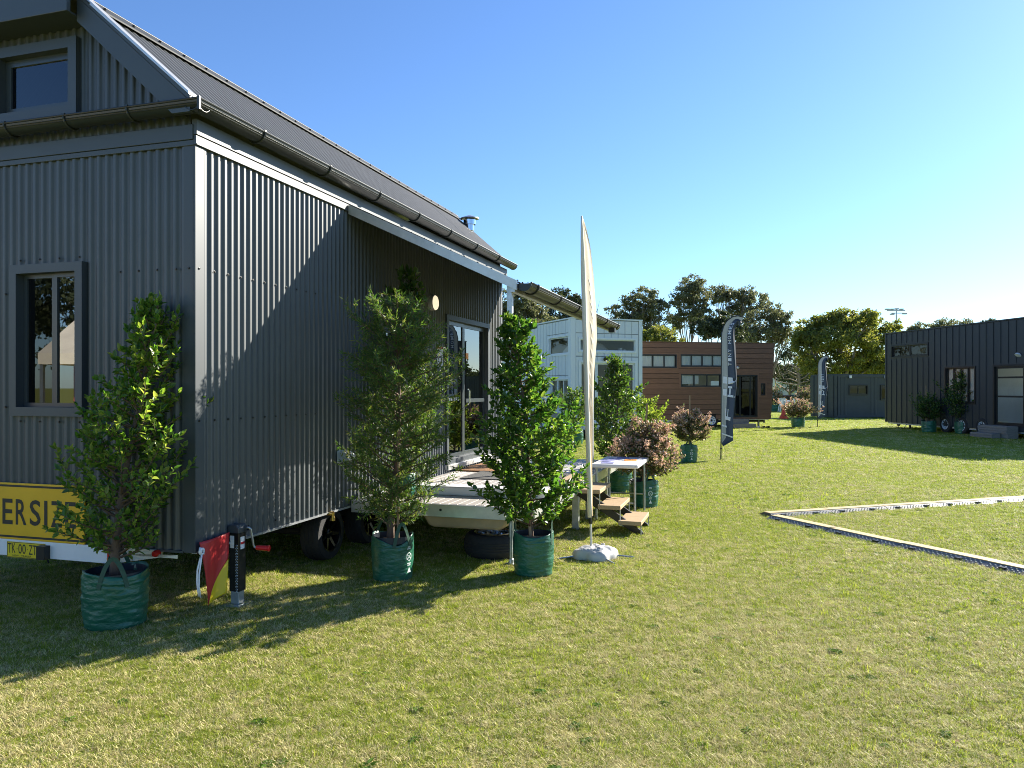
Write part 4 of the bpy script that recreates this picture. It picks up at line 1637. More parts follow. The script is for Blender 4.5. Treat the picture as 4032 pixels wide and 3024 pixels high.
shrub('potted_shrub', (11.42, 30.7, 0), 'pale pink flowering shrub in a dark tub between brown house and container', 'potted shrub', PG,
      .26, .38, .95, (.02, 0), [(.38, .45), (.55, .62), (.75, .52), (.9, .25)],
      80, .075, .045, 'leaf_bronze', leaf_gap=.038, trunk_r=.02, seed=81, twigs=4, elev=(3, 45), pink=.20)
shrub('potted_shrub', (19.1, 50.0, 0), 'distant pink flowering shrub in a tub half hidden by the container', 'potted shrub', PG,
      .40, .5, 1.35, (.02, 0), [(.5, .6), (.8, .9), (1.1, .7), (1.3, .3)],
      60, .12, .08, 'leaf_bronze', leaf_gap=.07, trunk_r=.03, seed=91, twigs=3, elev=(3, 45), pink=.20)
shrub('potted_shrub', (17.3, 50.5, 0), 'distant pink shrub beside the white plastic table, behind the brown house corner', 'potted shrub', PG,
      .35, .45, 1.45, (.0, 0), [(.5, .4), (.8, .55), (1.1, .5), (1.4, .25)],
      50, .12, .08, 'leaf_bronze', leaf_gap=.07, trunk_r=.03, seed=95, twigs=3, elev=(3, 45), pink=.20)
shrub('potted_shrub', (14.75, 27.2, 0), 'low round green shrub in a dark bag against the black house, left one', 'potted shrub', PG,
      .24, .42, 1.12, (.0, 0), [(.45, .35), (.65, .48), (.9, .42), (1.08, .2)],
      80, .07, .04, 'leaf_dark', leaf_gap=.034, trunk_r=.02, seed=101, twigs=3, elev=(10, 55), stake=(-.1, 0, 1.65, .011))
shrub('potted_shrub', (15.45, 26.3, 0), 'tall bushy green shrub in a dark bag before the black house window', 'potted shrub', PG,
      .28, .42, 2.02, (.0, 0), [(.5, .5), (.8, .62), (1.2, .55), (1.6, .4), (1.9, .2), (2.0, .08)],
      120, .075, .042, 'leaf_dark', leaf_gap=.036, trunk_r=.025, seed=111, twigs=3, elev=(20, 60))

# ------------------------------------------------------------------ feather flags
def feather_white():
    t = thing('feather_flag', 'cream feather flag on a pole in a grey weighted base', 'flag', (.742, 7.2, 0), 0)
    b = MB()
    b.tube([(0, 0, .09), (-.005, 0, .32)], .011, 10)
    b.build('pole_foot', 'cloth_sleeve', t, smooth='auto')
    b = MB()
    b.tube([(-.005, 0, .32), (-.012, 0, .40)], .016, 10)
    b.tube([(.0, -.012, .385), (.03, -.02, .392)], .006, 6)
    b.build('toggle', 'black_plastic', t, smooth='auto')
    pole = lambda z: Vector((-.012 - .078 * ((z - .4) / 2.8) ** 1.0, 0.0, z))
    # cloth: hangs back from the pole, almost edge-on to the camera, in soft folds
    prof = [(.38, .018), (.8, .055), (1.3, .14), (1.8, .26), (2.1, .36), (2.35, .36), (2.7, .30), (2.95, .22), (3.1, .12), (3.20, .012)]
    zs, ws = [p[0] for p in prof], [p[1] for p in prof]
    ddir = Vector((.44, .898, 0))

    def cl(u, v):
        z = .38 + 2.82 * v
        w = float(np.interp(z, zs, ws))
        fold = .018 * math.sin(u * 9 + z * 1.2) * (1 - .5 * v) * u + .012 * math.sin(u * 17 + z * 2.3) * u * (1 - v)
        sag = .03 * u * math.sin(z * 2.2)
        return pole(z) + ddir * (w * u) + Vector((.954, -.30, 0)) * fold + Vector((0, 0, -.12 * u * w * (1 - v) + sag * .3))
    b = MB()
    b.grid(cl, 22, 70)
    b.build('cloth', 'cloth_cream', t, smooth=True, recalc=False)
    b = MB()
    b.tube([pole(.38 + 2.82 * i / 20) for i in range(21)], [.022] * 18 + [.018, .014, .008], 10)
    b.build('sleeve', 'cloth_sleeve', t, smooth=True)
    # pale script running down the cloth
    b = MB()
    rs = random.Random(3)
    v = .80
    while v > .16:
        ln_ = rs.uniform(.022, .045)
        uc = .42 + rs.uniform(-.05, .05)
        o_ = Vector((.0015, -.003, 0))
        n_ = 6
        for q in range(n_):
            v0, v1 = v - ln_ * q / n_, v - ln_ * (q + 1) / n_
            w0, w1 = .10 * math.sin(math.pi * (q + .15) / (n_ + .3)), .10 * math.sin(math.pi * (q + 1.15) / (n_ + .3))
            sl_ = .10 * q / n_
            b._add([cl(uc + sl_, v0) + o_, cl(uc + sl_ + w0, v0) + o_, cl(uc + sl_ + w1, v1) + o_, cl(uc + sl_, v1) + o_], [(0, 1, 2, 3)])
        v -= ln_ + rs.uniform(.004, .014)
    b.build('script', 'cloth_pale', t, recalc=False)
    bs = thing('weight_bag', 'grey water-filled weight bag round the foot of the cream flag', 'weight bag', (.78, 7.2, 0), .15)
    b = MB()

    def bag(u, v):
        an = u * 2 * math.pi
        r_ = math.sin(v * math.pi * .5)
        ex = 1 + .10 * math.cos(4 * an)
        lob = 1 + .025 * math.sin(9 * an + 1)
        x = .20 * r_ * ex * lob * math.cos(an)
        y = .18 * r_ * ex * lob * math.sin(an)
        z = .12 * (math.cos(v * math.pi * .5) ** .55) if v < 1 else .004
        z *= 1 + .07 * math.sin(5 * an + 2) * r_
        cz = mnoise.noise(Vector((x * 16, y * 16, 3.1))) * .012 + abs(mnoise.noise(Vector((x * 34, y * 34, 7.7)))) * .008
        z += (cz - .004) * min(1, z / .05)
        return (x, y, max(z, .004))
    b.grid(bag, 96, 32)
    b.build('bag_body', 'sandbag', bs, smooth=True)
    b = MB()
    b.lathe([(.02, .09), (.02, .118), (.012, .12)], (.09, .06, 0), (0, 0, 1), 10)
    b.build('filler_cap', 'sandbag', bs, smooth='auto')
    for i, (dx_, dy_) in enumerate(((-.37, -.02), (.36, -.06), (.10, -.30), (-.05, .32))):
        s = MB()
        s.tube([(dx_ * .4, dy_ * .4, .03), (dx_, dy_, .008)], .008, 6)
        s.build('base_leg', 'galv', bs)


feather_white()


def feather_navy(loc, label, hgt, w, words, seed, zb):
    t = thing('feather_flag', label, 'flag', loc, 0, 'navy feather flags on the lawn')
    top = hgt
    zb_ = zb
    b = MB()
    def bend(z):
        q = max(0, (z - top * .80) / (top * .20))            # the rod hooks over at the top
        an = q * 2.0
        r_ = top * .20 / 2.0
        return Vector((.02 * (z / top) + (r_ * (1 - math.cos(an)) if q else 0), 0, z if not q else top * .80 + r_ * math.sin(an) * 1.25 + .03 * q))
    zz = [0, zb_ * .5, zb_] + [zb_ + (top - zb_) * i / 24 for i in range(1, 25)]
    pts = [bend(z) for z in zz]
    b.tube([(0, 0, -.01), (0, 0, .12)], .014, 8)
    b.tube(pts, [.013] * 3 + [.011] * 24, 8)
    b.tube([(-.09, 0, .012), (.09, 0, .012)], .007, 6)
    b.tube([(0, -.09, .012), (0, .09, .012)], .007, 6)
    b.tube([(-.02, 0, zb_ * .62), (.03, 0, zb_ * .62)], .014, 6)
    b.build('pole', 'black_plastic', t, smooth='auto')
    # cloth outline: width against height
    zs = [zb_, zb_ + .12, zb_ + .5, zb_ + (top - zb_) * .45, zb_ + (top - zb_) * .7, zb_ + (top - zb_) * .88, top]
    ws = [.04, w * .75, w * .72, w, w * .92, w * .82, .02]

    def cl(u, v, off=0.0):
        z = zb_ + (top - zb_) * v
        wd_ = float(np.interp(z, zs, ws))
        fold = (.035 * math.sin(u * 6.5 + z * .8 + seed) + .02 * math.sin(u * 13 + z * 1.7)) * u
        p = bend(z) + Vector((wd_ * u, -fold - off, -.10 * u * (1 - v) ** 2))
        if v > .80:
            p.z -= u * (v - .80) * 1.1
            p.x -= u * (v - .80) * .6
        return p
    for (u0, u1, m, nm) in ((0.0, .42, 'cloth_grey', 'pole_pocket'), (.42, 1.0, 'cloth_navy', 'cloth')):
        b = MB()
        b.grid(lambda u, v: cl(u0 + (u1 - u0) * u, v), 12, 50)
        b.build(nm, m, t, smooth=True, recalc=False)
    # white print
    lv = top - zb_

    def put(vs, fs, v0, v1, u0, u1):
        # text runs upwards along the pole
        x0, x1 = min(p[0] for p in vs), max(p[0] for p in vs)
        y0, y1 = min(p[1] for p in vs), max(p[1] for p in vs)
        q = MB()
        q._add([cl(u1 - (y - y0) / (y1 - y0) * (u1 - u0), v0 + (x - x0) / (x1 - x0) * (v1 - v0), .005) for x, y in vs], fs)
        q.build('lettering', 'cloth_white', t, recalc=False)
    k = 0
    for (s, v0, v1, u0, u1) in words:
        for i, ch in enumerate(s):
            if ch == ' ':
                continue
            vs, fs = text_geo(ch, 1, extra=.01)
            n = len(s)
            put(vs, fs, v0 + (v1 - v0) * i / n, v0 + (v1 - v0) * (i + .72) / n, u0, u1)
    q = MB()
    # emblem: quarter disc, bars and folded square
    m0 = .40
    arc = [(0, 0)] + [(math.cos(R(a)), math.sin(R(a))) for a in range(0, 91, 15)]
    q._add([cl(.45 + .5 * x, m0 + .075 - .05 * y, .006) for x, y in arc], [tuple(range(len(arc)))])
    for (ua, ub, va, vb) in ((.12, .38, .028, .078), (.12, .38, -.06, -.012), (.45, 1.0, -.002, .012), (.55, .66, -.05, -.003), (.45, .95, -.065, -.05)):
        q._add([cl(ua, m0 + va, .006), cl(ub, m0 + va, .006), cl(ub, m0 + vb, .006), cl(ua, m0 + vb, .006)], [(0, 1, 2, 3)])
    for (ua, ub, va, vb) in ((.05, .95, -.345, -.335), (.05, .25, -.285, -.272), (.30, .5, -.285, -.272)):
        q._add([cl(ua, m0 + va, .006), cl(ub, m0 + va, .006), cl(ub, m0 + vb, .006), cl(ua, m0 + vb, .006)], [(0, 1, 2, 3)])
    q.build('emblem', 'cloth_white', t, recalc=False)


feather_navy((4.60, 16.93, 0), 'large navy feather flag lettered TINY HOMES in front of the brown house', 3.40, .34,
             [('TINY HOMES', .56, .88, .45, .66), ('F', .17, .28, .35, .8)], 1.0, .40)
feather_navy((12.2, 30.7, 0), 'smaller navy feather flag standing before the dark container', 3.05, .40,
             [('TINY', .52, .66, .3, .6), ('F', .17, .28, .35, .8)], 2.3, .42)

# ------------------------------------------------------------------ cable ramps
def ramp_proto():
    Lr = .90
    t = thing('cable_ramp', 'x', 'cable ramp')
    b = MB()
    b.prism([(-.15, .002), (-.065, .036), (-.062, .036), (.062, .036), (.065, .036), (.15, .002)], lambda y, z: (.004, y, z), lambda y, z: (Lr - .004, y, z))
    b.build('base', 'ramp_grey', t, bevel=.003)
    b = MB()
    b.box(.006, Lr - .006, -.06, .06, .0365, .044)
    b.build('lid', 'ramp_yellow', t, bevel=.003)
    b = MB()
    for k in range(18):
        for r_ in range(3):
            x = .04 + .047 * k + .02 * (r_ % 2)
            for sg_ in (-1, 1):
                y = sg_ * (.085 + .02 * r_)
                z = .036 - (abs(y) - .065) / .085 * .034
                b.box(x - .006, x + .006, y - .005, y + .005, z - .001, z + .004)
    b.build('grip_studs', 'galv', t)['kind'] = 'stuff'
    b = MB()
    for x in (.14, .62):
        b.box(x, x + .06, -.13, -.09, .010, .0285)
        b.box(x, x + .06, .09, .13, .010, .0285)
    b.build('slots', 'black_plastic', t)
    return t


rp = ramp_proto()
first = True
ordn = ['first', 'second', 'third', 'fourth', 'fifth', 'sixth']
for run, (p0, p1, n) in {'far': ((3.16, 9.55), (7.26, 10.95), 5), 'near': ((3.20, 9.36), (4.50, 6.50), 4)}.items():
    a = math.atan2(p1[1] - p0[1], p1[0] - p0[0])
    for k in range(n):
        o = rp if first else copy_tree(rp)
        first = False
        w1 = rng.normal(0, .006)
        o.location = (p0[0] + math.cos(a) * .9 * k, p0[1] + math.sin(a) * .9 * k + w1, 0.0)
        o.rotation_euler = (0, 0, a + rng.normal(0, .012))
        o['label'] = ('yellow topped cable ramp, %s piece from the corner on the %s' %
                      (ordn[k], 'run along the far side' if run == 'far' else 'run towards the camera'))
        o['group'] = 'cable ramps on the lawn'
b = MB()

# ------------------------------------------------------------------ white house
def frame_of(origin, dirv):
    """local frame: a along dirv, b outward (to the right of dirv seen from above is inward)"""
    ang = math.atan2(dirv[1], dirv[0])
    return origin, ang


wh = thing('tiny_house', 'white board-clad tiny house behind the cream flag', 'tiny house', (1.81, 23.5, 0), math.atan2(.375, .927))
WW, WL = 2.47, 7.2
wf = lambda a, b_, z: (a, -b_, z)                 # face with the glass door
wl = lambda a, b_, z: (-b_, a, z)                 # long face going away on the left
wz0, wz1 = .27, 3.69


def planks(parent, f, a0, a1, z0, z1, w, gap, openings, m, name='plank', thick=.018, vertical=True, m2=None, end=None):
    """boards cut round openings; every board an object"""
    L0, L1 = (a0, a1) if vertical else (z0, z1)
    n = max(1, round((L1 - L0) / w))
    ww = (L1 - L0) / n
    for k in range(n):
        c0, c1 = L0 + ww * k + gap / 2, L0 + ww * (k + 1) - gap / 2
        lo, hi = (z0, z1) if vertical else (a0, a1)
        # subtract openings that overlap this board
        pieces = [(c0, c1, lo, hi)]
        for o in openings:
            oc0, oc1, olo, ohi = (o[0], o[1], o[2], o[3]) if vertical else (o[2], o[3], o[0], o[1])
            new = []
            for (p0, p1, l_, h_) in pieces:
                if oc1 <= p0 + 1e-4 or oc0 >= p1 - 1e-4 or ohi <= l_ or olo >= h_:
                    new.append((p0, p1, l_, h_))
                    continue
                if olo > l_ + .01:
                    new.append((p0, p1, l_, olo))
                if ohi < h_ - .01:
                    new.append((p0, p1, ohi, h_))
                q0, q1 = max(p0, oc0), min(p1, oc1)
                if q0 - p0 > .012:
                    new.append((p0, q0, max(l_, olo), min(h_, ohi)))
                if p1 - q1 > .012:
                    new.append((q1, p1, max(l_, olo), min(h_, ohi)))
            pieces = new
        jit = .0012 * ((k * 7) % 3)
        for (p0, p1, l_, h_) in pieces:
            b = MB(f)
            if vertical:
                b.box(p0, p1, .002, thick + jit, l_, h_)
            else:
                b.box(l_, h_, .002, thick + jit, p0, p1)
            b.build(name, (m2 if (m2 and (k * 5) % 3 == 0) else m), parent)


def shell(parent, f_in, L, Wd, z0, z1, m, holes_front, holes_side=None, t=.03):
    """backing walls with openings for face A (y=0 plane) as boxes around holes; simple closed body otherwise"""
    def wall(f, a0, a1, holes):
        b = MB(f)
        cuts = sorted(set([a0, a1] + [h for o in holes for h in o[:2] if a0 < h < a1]))
        for i in range(len(cuts) - 1):
            c0, c1 = cuts[i], cuts[i + 1]
            mid = (c0 + c1) / 2
            zc_ = z0
            for o in sorted([o for o in holes if o[0] < mid < o[1]], key=lambda o: o[2]):
                if o[2] > zc_:
                    b.box(c0, c1, -t, 0, zc_, o[2])
                zc_ = max(zc_, o[3])
            if zc_ < z1:
                b.box(c0, c1, -t, 0, zc_, z1)
        return b.build('wall', m, parent)
    wall(f_in[0], 0, L, holes_front)
    if len(f_in) > 1:
        wall(f_in[1], t + .001, Wd, holes_side or [])


# coordinates along the door face (a 0..2.47) and the long face (a 0..7.2)
def wfa(u, v):          # photo pixel on the door face -> (a, z)
    k = (u - 1106) / 1661
    a = (k * 23.5 - 1.81) / (.927 - k * .375)
    return a, 1.6 + (836 - v) / 1661 * (23.5 + .375 * a)


def wla(u, v):
    k = (u - 1106) / 1661
    a = (k * 23.5 - 1.81) / (-.375 - k * .927)
    return a, 1.6 + (836 - v) / 1661 * (23.5 + .927 * a)


UW = (.24, 2.30, 2.66, 3.13)
DW = (.24, 2.30, .45, 2.42)
LU = (.08, 1.62, 2.58, 3.22)
LL = (.10, 1.48, 1.05, 1.88)
ARCH = (.80, 2.9, .2, .78)
shell(wh, (wf, wl), WW, WL, wz0, wz1, 'house_gap_shade', [UW, DW], [LU, LL, ARCH])
planks(wh, wf, .14, WW - .1, wz0 + .02, wz1 - .03, .235, .020, [UW, DW, (.12, 2.4, 2.53, 2.56), (.12, 2.4, 3.25, 3.27)], 'house_white')
planks(wh, wl, .14, WL, wz0 + .02, wz1 - .03, .235, .020, [LU, LL, ARCH, (.0, 1.75, 1.95, 1.97), (0, 1.75, 3.26, 3.28)], 'house_white')
b = MB()
b.box(-.03, .135, -.032, -.002, wz0, wz1)
b.box(-.032, -.0025, -.0015, .135, wz0, wz1)
b.box(WW - .095, WW + .03, -.032, -.002, wz0, wz1)
b.build('corner_trim', 'house_trim', wh)
b = MB()
b.box(-.04, WW + .04, -.045, WL, wz1 + .001, wz1 + .04)
b.build('roof', 'house_trim', wh)
b = MB()
b.box(.05, WW, .05, WL, wz0, wz0 + .05)
b.box(WW - .03, WW, .05, WL, wz0 + .06, wz1)
b.box(.04, WW - .04, WL - .05, WL, wz0 + .06, wz1)
b.box(.04, WW - .04, 2.8, 2.85, wz0 + .06, wz1 - .05)
b.build('inner_lining', 'interior_pale', wh)
b = MB()
b.box(.3, 1.2, 2.1, 2.7, wz0 + .06, 1.25)
b.box(.1, 1.6, 2.5, 2.78, 1.9, 2.3)
b.build('kitchen_bench', 'interior_white', wh)
b = MB()
b.box(.72, 1.16, 2.07, 2.099, .5, 1.15)
b.build('oven', 'black_plastic', wh)
window(wh, wf, UW[0], UW[1], UW[2], UW[3], n=1, trim=.06, sash=.025, proud=.04, m_trim='house_trim', m_sash='house_trim')
window(wh, wf, DW[0], DW[1], DW[2], DW[3], mull=[.88], trim=.07, sash=.05, proud=.04, m_trim='house_trim', m_sash='house_trim', name='sliding_door')
window(wh, wl, *LU, n=1, trim=.06, sash=.03, proud=.04, m_trim='house_trim', m_sash='house_trim')
window(wh, wl, *LL, n=3, trim=.05, sash=.03, proud=.04, m_trim='house_trim', m_sash='house_trim')
# curtains and furnishings behind the panes; the cream ones stand in for reflections
b = MB(wl)
b.grid(lambda u, v: (.15 + .55 * u, -.12 + .02 * math.sin(u * 22), 1.10 + .74 * v), 30, 4)
b.grid(lambda u, v: (1.0 + .42 * u, -.12 + .02 * math.sin(u * 20), 1.10 + .74 * v), 24, 4)
b.build('curtain', 'sheet_cream', wh, smooth=True, recalc=False)
b = MB(wl)
b.lathe([(.0, .50), (.30, .46), (.55, .34), (.72, .16), (.8, 0)], (.95, -1.0, 2.62), (0, 0, 1), 24)
b.build('reflected_dome', 'sheet_cream', wh, smooth=True)  # solid dome put inside to imitate a reflection in the upper pane
b = MB(wf)
b.lathe([(0, .0), (.28, .0), (.28, .04), (0, .05)], (1.0, -.55, 2.92), (0, 1, 0), 24)
b.build('round_mirror', 'pine', wh, smooth='auto')
b = MB(wf)
b.lathe([(.05, 0), (.07, .14), (.06, .14)], (1.85, -.25, 2.70), (0, 0, 1), 12)
b.lathe([(.04, 0), (.05, .09), (.04, .09)], (1.98, -.22, 2.70), (0, 0, 1), 12)
b.build('vase', 'white_plastic', wh, smooth='auto')
b = MB(wf)
b.box(1.16, 1.26, .02, .05, 2.44, 2.53)
lt = b.build('floodlight', 'black_plastic', wh)
for dx_, tilt in ((-.05, -.5), (.09, .5)):
    c = MB(wf)
    c.lathe([(.035, 0), (.055, .06), (.06, .10), (.0, .10)], (1.21 + dx_, .05, 2.50), (tilt, .8, -.5), 14)
    c.build('lamp_head', 'black_plastic', lt, smooth='auto')
for y in (1.15, 2.05):
    wheel(wh, (.12, y, .30), (-1, 0, 0), .30, .19, .2, m_rim='rim_white', spokes=8, spoke_w=.05)
b = MB()
b.box(.08, WW - .08, .08, WL - .1, .16, wz0 - .002)
b.box(.35, .45, .1, 6, .05, .16)
b.build('chassis', 'under_dark', wh)
for x in (.4, 2.1):
    b = MB()
    b.box(x, x + .07, .2, .27, .002, .16)
    b.build('leg', 'black_paint', wh)
# tray the shrub stands by: timber sleeper under the door
t = thing('timber_step', 'weathered timber step below the glass door of the white house', 'step', (2.95, 23.3, 0), math.atan2(.375, .927))
b = MB()
b.box(-.5, .5, -.3, .0, .002, .14)
b.build('tread', 'pine_grey', t, bevel=.01)

def holed_wall(parent, f, a0, a1, b0, b1, z0, z1, holes, m, name='wall'):
    b = MB(f)
    cuts = sorted(set([a0, a1] + [h for o in holes for h in o[:2] if a0 < h < a1]))
    for i in range(len(cuts) - 1):
        c0, c1 = cuts[i], cuts[i + 1]
        zc_ = z0
        for o in sorted([o for o in holes if o[0] < (c0 + c1) / 2 < o[1]], key=lambda o: o[2]):
            b.box(c0, c1, b0, b1, zc_, o[2])
            zc_ = o[3]
        b.box(c0, c1, b0, b1, zc_, z1)
    return b.build(name, m, parent)


# ------------------------------------------------------------------ brown house
BD = Vector((.9816, .1908, 0))
BL = 8.6
borg = Vector((10.4, 30.8, 0)) - BD * BL
bh = thing('tiny_house', 'brown timber-clad tiny house with black framed windows', 'tiny house', borg, math.atan2(BD.y, BD.x))
bf = lambda a, b_, z: (a, -b_, z)
bz0, bz1 = .315, 3.33


def bpx(x, y):          # crop pixel of the photo -> (a, z) on the brown face
    u, v = (2550 + x * .4331) * .5486, (1350 + y * .4331) * .5486
    k = (u - 1106) / 1661
    a = (k * borg.y - borg.x) / (BD.x - k * BD.y)
    return a, 1.6 + (836 - v) / 1661 * (borg.y + BD.y * a)


W1 = (2.60, 4.55, 2.34, 2.87)
W2 = (4.71, 6.55, 2.39, 2.88)
W3 = (4.72, 6.40, 1.60, 2.11)
DR = (6.60, 7.97, .395, 2.08)
SL = (8.11, 8.31, 1.26, 1.75)
BA = (4.45, 6.20, .2, .53)
shell(bh, (bf,), BL - .1, 2.4, bz0, bz1, 'wood_gap_shade', [W1, W2, W3, DR, SL, BA])
planks(bh, bf, 0, BL - .10, bz0, bz1, .201, .016, [W1, W2, W3, DR, SL, BA], 'wood_brown', vertical=False, m2='wood_brown_b', thick=.024)
b = MB(bf)
b._add([(BL - .098, -.004, bz0), (BL - .07, -.004, bz0), (BL + .09, -.004, bz1), (BL - .098, -.004, bz1),
        (BL - .098, -2.39, bz0), (BL - .07, -2.39, bz0), (BL + .09, -2.39, bz1), (BL - .098, -2.39, bz1)],
       [(0, 1, 2, 3), (4, 7, 6, 5), (0, 4, 5, 1), (1, 5, 6, 2), (2, 6, 7, 3), (3, 7, 4, 0)])
b.build('end_wall', 'wood_gap_shade', bh)
for (x0_, x1_, z0_, z1_) in ((3.12, 4.5, 2.38, 2.83), (4.76, 6.5, 2.42, 2.84), (4.76, 5.5, 1.72, 2.07)):
    b = MB(bf)
    b.grid(lambda u, v: (x0_ + (x1_ - x0_) * u, -.075 + .006 * math.sin(u * 70), z0_ + (z1_ - z0_) * v), 80, 2)
    b.build('blind', 'interior_white', bh, smooth=True, recalc=False)  # pale sheets added close behind the glass to catch skylight and brighten the panes
# slanted nose end: boards
n_ = 15
for k in range(n_):
    z0_, z1_ = bz0 + (bz1 - bz0) * k / n_ + .008, bz0 + (bz1 - bz0) * (k + 1) / n_ - .008
    s0, s1 = -.10 + .16 * (z0_ - bz0) / (bz1 - bz0), -.10 + .16 * (z1_ - bz0) / (bz1 - bz0)
    b = MB(bf)
    b._add([(BL - .097, .003, z0_), (BL + s0 + .06, .003, z0_), (BL + s1 + .06, .003, z1_), (BL - .099, .003, z1_),
            (BL - .099, .025, z0_), (BL + s0 + .06, .025, z0_), (BL + s1 + .06, .025, z1_), (BL - .099, .025, z1_)],
           [(0, 1, 2, 3), (4, 7, 6, 5), (0, 4, 5, 1), (1, 5, 6, 2), (2, 6, 7, 3), (3, 7, 4, 0)])
    b._add([(BL + s0 + .035, 0, z0_), (BL + s0 + .06, 0, z0_), (BL + s1 + .06, 0, z1_), (BL + s1 + .035, 0, z1_),
            (BL + s0 + .035, -2.4, z0_), (BL + s0 + .06, -2.4, z0_), (BL + s1 + .06, -2.4, z1_), (BL + s1 + .035, -2.4, z1_)],
           [(0, 1, 2, 3), (4, 7, 6, 5), (0, 4, 5, 1), (1, 5, 6, 2), (2, 6, 7, 3), (3, 7, 4, 0)])
    b.build('plank', 'wood_brown' if k % 3 else 'wood_brown_b', bh)
b = MB(bf)
b.box(-.02, BL + .13, -2.42, .04, bz1 + .002, bz1 + .035)
b.build('roof', 'wood_brown', bh)
b = MB()
b.box(0, .03, .05, 2.36, bz0, bz1)
b.box(.04, BL - .1, .05, 2.36, bz0 - .03, bz0 + .02)
b.box(.04, BL - .15, .05, 2.36, 2.20, 2.24)
b.build('inner_lining', 'interior_pale', bh)
BFW = [(7.05, 8.1, 1.27, 1.86), (4.9, 6.2, 1.6, 2.0), (2.8, 4.4, 2.5, 2.85)]
holed_wall(bh, bf, 0, BL - .1, -2.4, -2.37, bz0, bz1, BFW, 'wood_brown', name='rear_wall')
holed_wall(bh, bf, .04, BL - .15, -2.36, -2.32, bz0 + .03, 3.3, BFW, 'interior_pale', name='inner_lining')
b = MB()
b.box(5.9, 8.2, 1.2, 1.8, bz0 + .03, 1.25)
b.build('kitchen_bench', 'black_plastic', bh)
b = MB()
b.lathe([(.03, 0), (.03, .16), (.012, .2), (.012, .24), (0, .24)], (6.95, 1.4, 1.252), (0, 0, 1), 10)
b.lathe([(.04, 0), (.04, .1), (0, .1)], (7.1, 1.4, 1.252), (0, 0, 1), 10)
b.build('bottles', 'white_plastic', bh)
mk = dict(m_trim='frame_black', m_sash='frame_black', sash=.028, proud=.035)
window(bh, bf, *W1, n=4, trim=.03, **mk)
window(bh, bf, *W2, n=4, trim=.03, **mk)
window(bh, bf, *W3, n=3, trim=.03, **mk)
window(bh, bf, *DR, mull=[7.02, 7.25, 7.68], trim=.045, name='sliding_door', **mk)
window(bh, bf, *SL, n=1, trim=.03, **mk)
for (o_) in (W1, W2, W3, DR, SL):
    b = MB(bf)
    frame_ring(b, o_[0] - .07, o_[1] + .07, o_[2] - .06, o_[3] + .06, .068, .024, .034, .058)
    b.build('architrave', 'wood_brown_b', bh)
b = MB(bf)
b.box(4.45, 4.51, .0255, .036, bz0 - .0, .53)
b.box(4.45, 6.2, .0255, .036, .531, .56)
b.build('arch_trim', 'wood_brown_b', bh)
b = MB(bf)
b.box(4.52, 6.2, -.5, -.47, .2, .53)
b.box(2.3, 8.4, -2.2, -.15, .2, bz0 - .032)
b.build('chassis', 'under_dark', bh)
b = MB(bf)
b.box(2.6, 4.40, -.06, .0, .22, .30)
b.build('step_bar', 'grey_plastic', bh)
for a in (2.9, 3.6):
    wheel(bh, (a, .12, .22), (0, -1, 0), .22, .14, .18, m_rim='rim_black')
for a in (4.78, 5.50, 6.03):
    wheel(bh, (a, .10, .28), (0, -1, 0), .28, .17, .2, m_rim='rim_white', spokes=8, spoke_w=.05)
b = MB(bf)
b.box(6.98, 7.02, .03, .07, 2.36, 2.42)
lt = b.build('floodlight', 'black_plastic', bh)
for dx_, tl2 in ((-.05, -.4), (.07, .4)):
    c = MB(bf)
    c.lathe([(.03, 0), (.045, .05), (.05, .08), (.0, .08)], (7.0 + dx_, .06, 2.39), (tl2, .8, -.5), 12)
    c.build('lamp_head', 'rim_white', lt, smooth='auto')
for a in (8.12, 8.36):
    b = MB(bf)
    b.box(a - .03, a + .03, -.2, -.14, .002 if a < 8.2 else .16, bz0 - .004)
    b.build('leg', 'pine_grey', bh)
stp = thing('timber_step', 'two-tier grey timber steps below the glass door of the brown house', 'step', borg + BD * 6.95 + Vector((.1, -.42, 0)), math.atan2(BD.y, BD.x))
b = MB()
b.box(-.38, .42, -.02, .30, .002, .34)
b.build('upper_tread', 'pine_grey', stp, bevel=.01)
b = MB()
b.box(-.36, .56, -.32, -.022, .002, .17)
b.build('lower_tread', 'pine_grey', stp, bevel=.01)
for i, (dx_, m, l) in enumerate(((7.62, 'white_plastic', 'pale pair of shoes on the grass by the brown house steps'), (8.02, 'black_plastic', 'black pair of shoes on the grass right of the pale shoes'))):
    t = thing('shoes', l, 'shoes', borg + BD * dx_ + Vector((.1, -.55, 0)), .2)
    for s_ in (-.07, .07):
        b = MB()
        b.grid(lambda u, v: (s_ * 1.4 + .05 * math.cos(u * 2 * math.pi) * math.sin(math.pi * (.15 + .7 * v)), -.13 + .26 * v, .002 + .04 * (1 + math.sin(u * 2 * math.pi)) * (1 - .45 * v)), 12, 8)
        b.build('shoe', m, t, smooth=True)

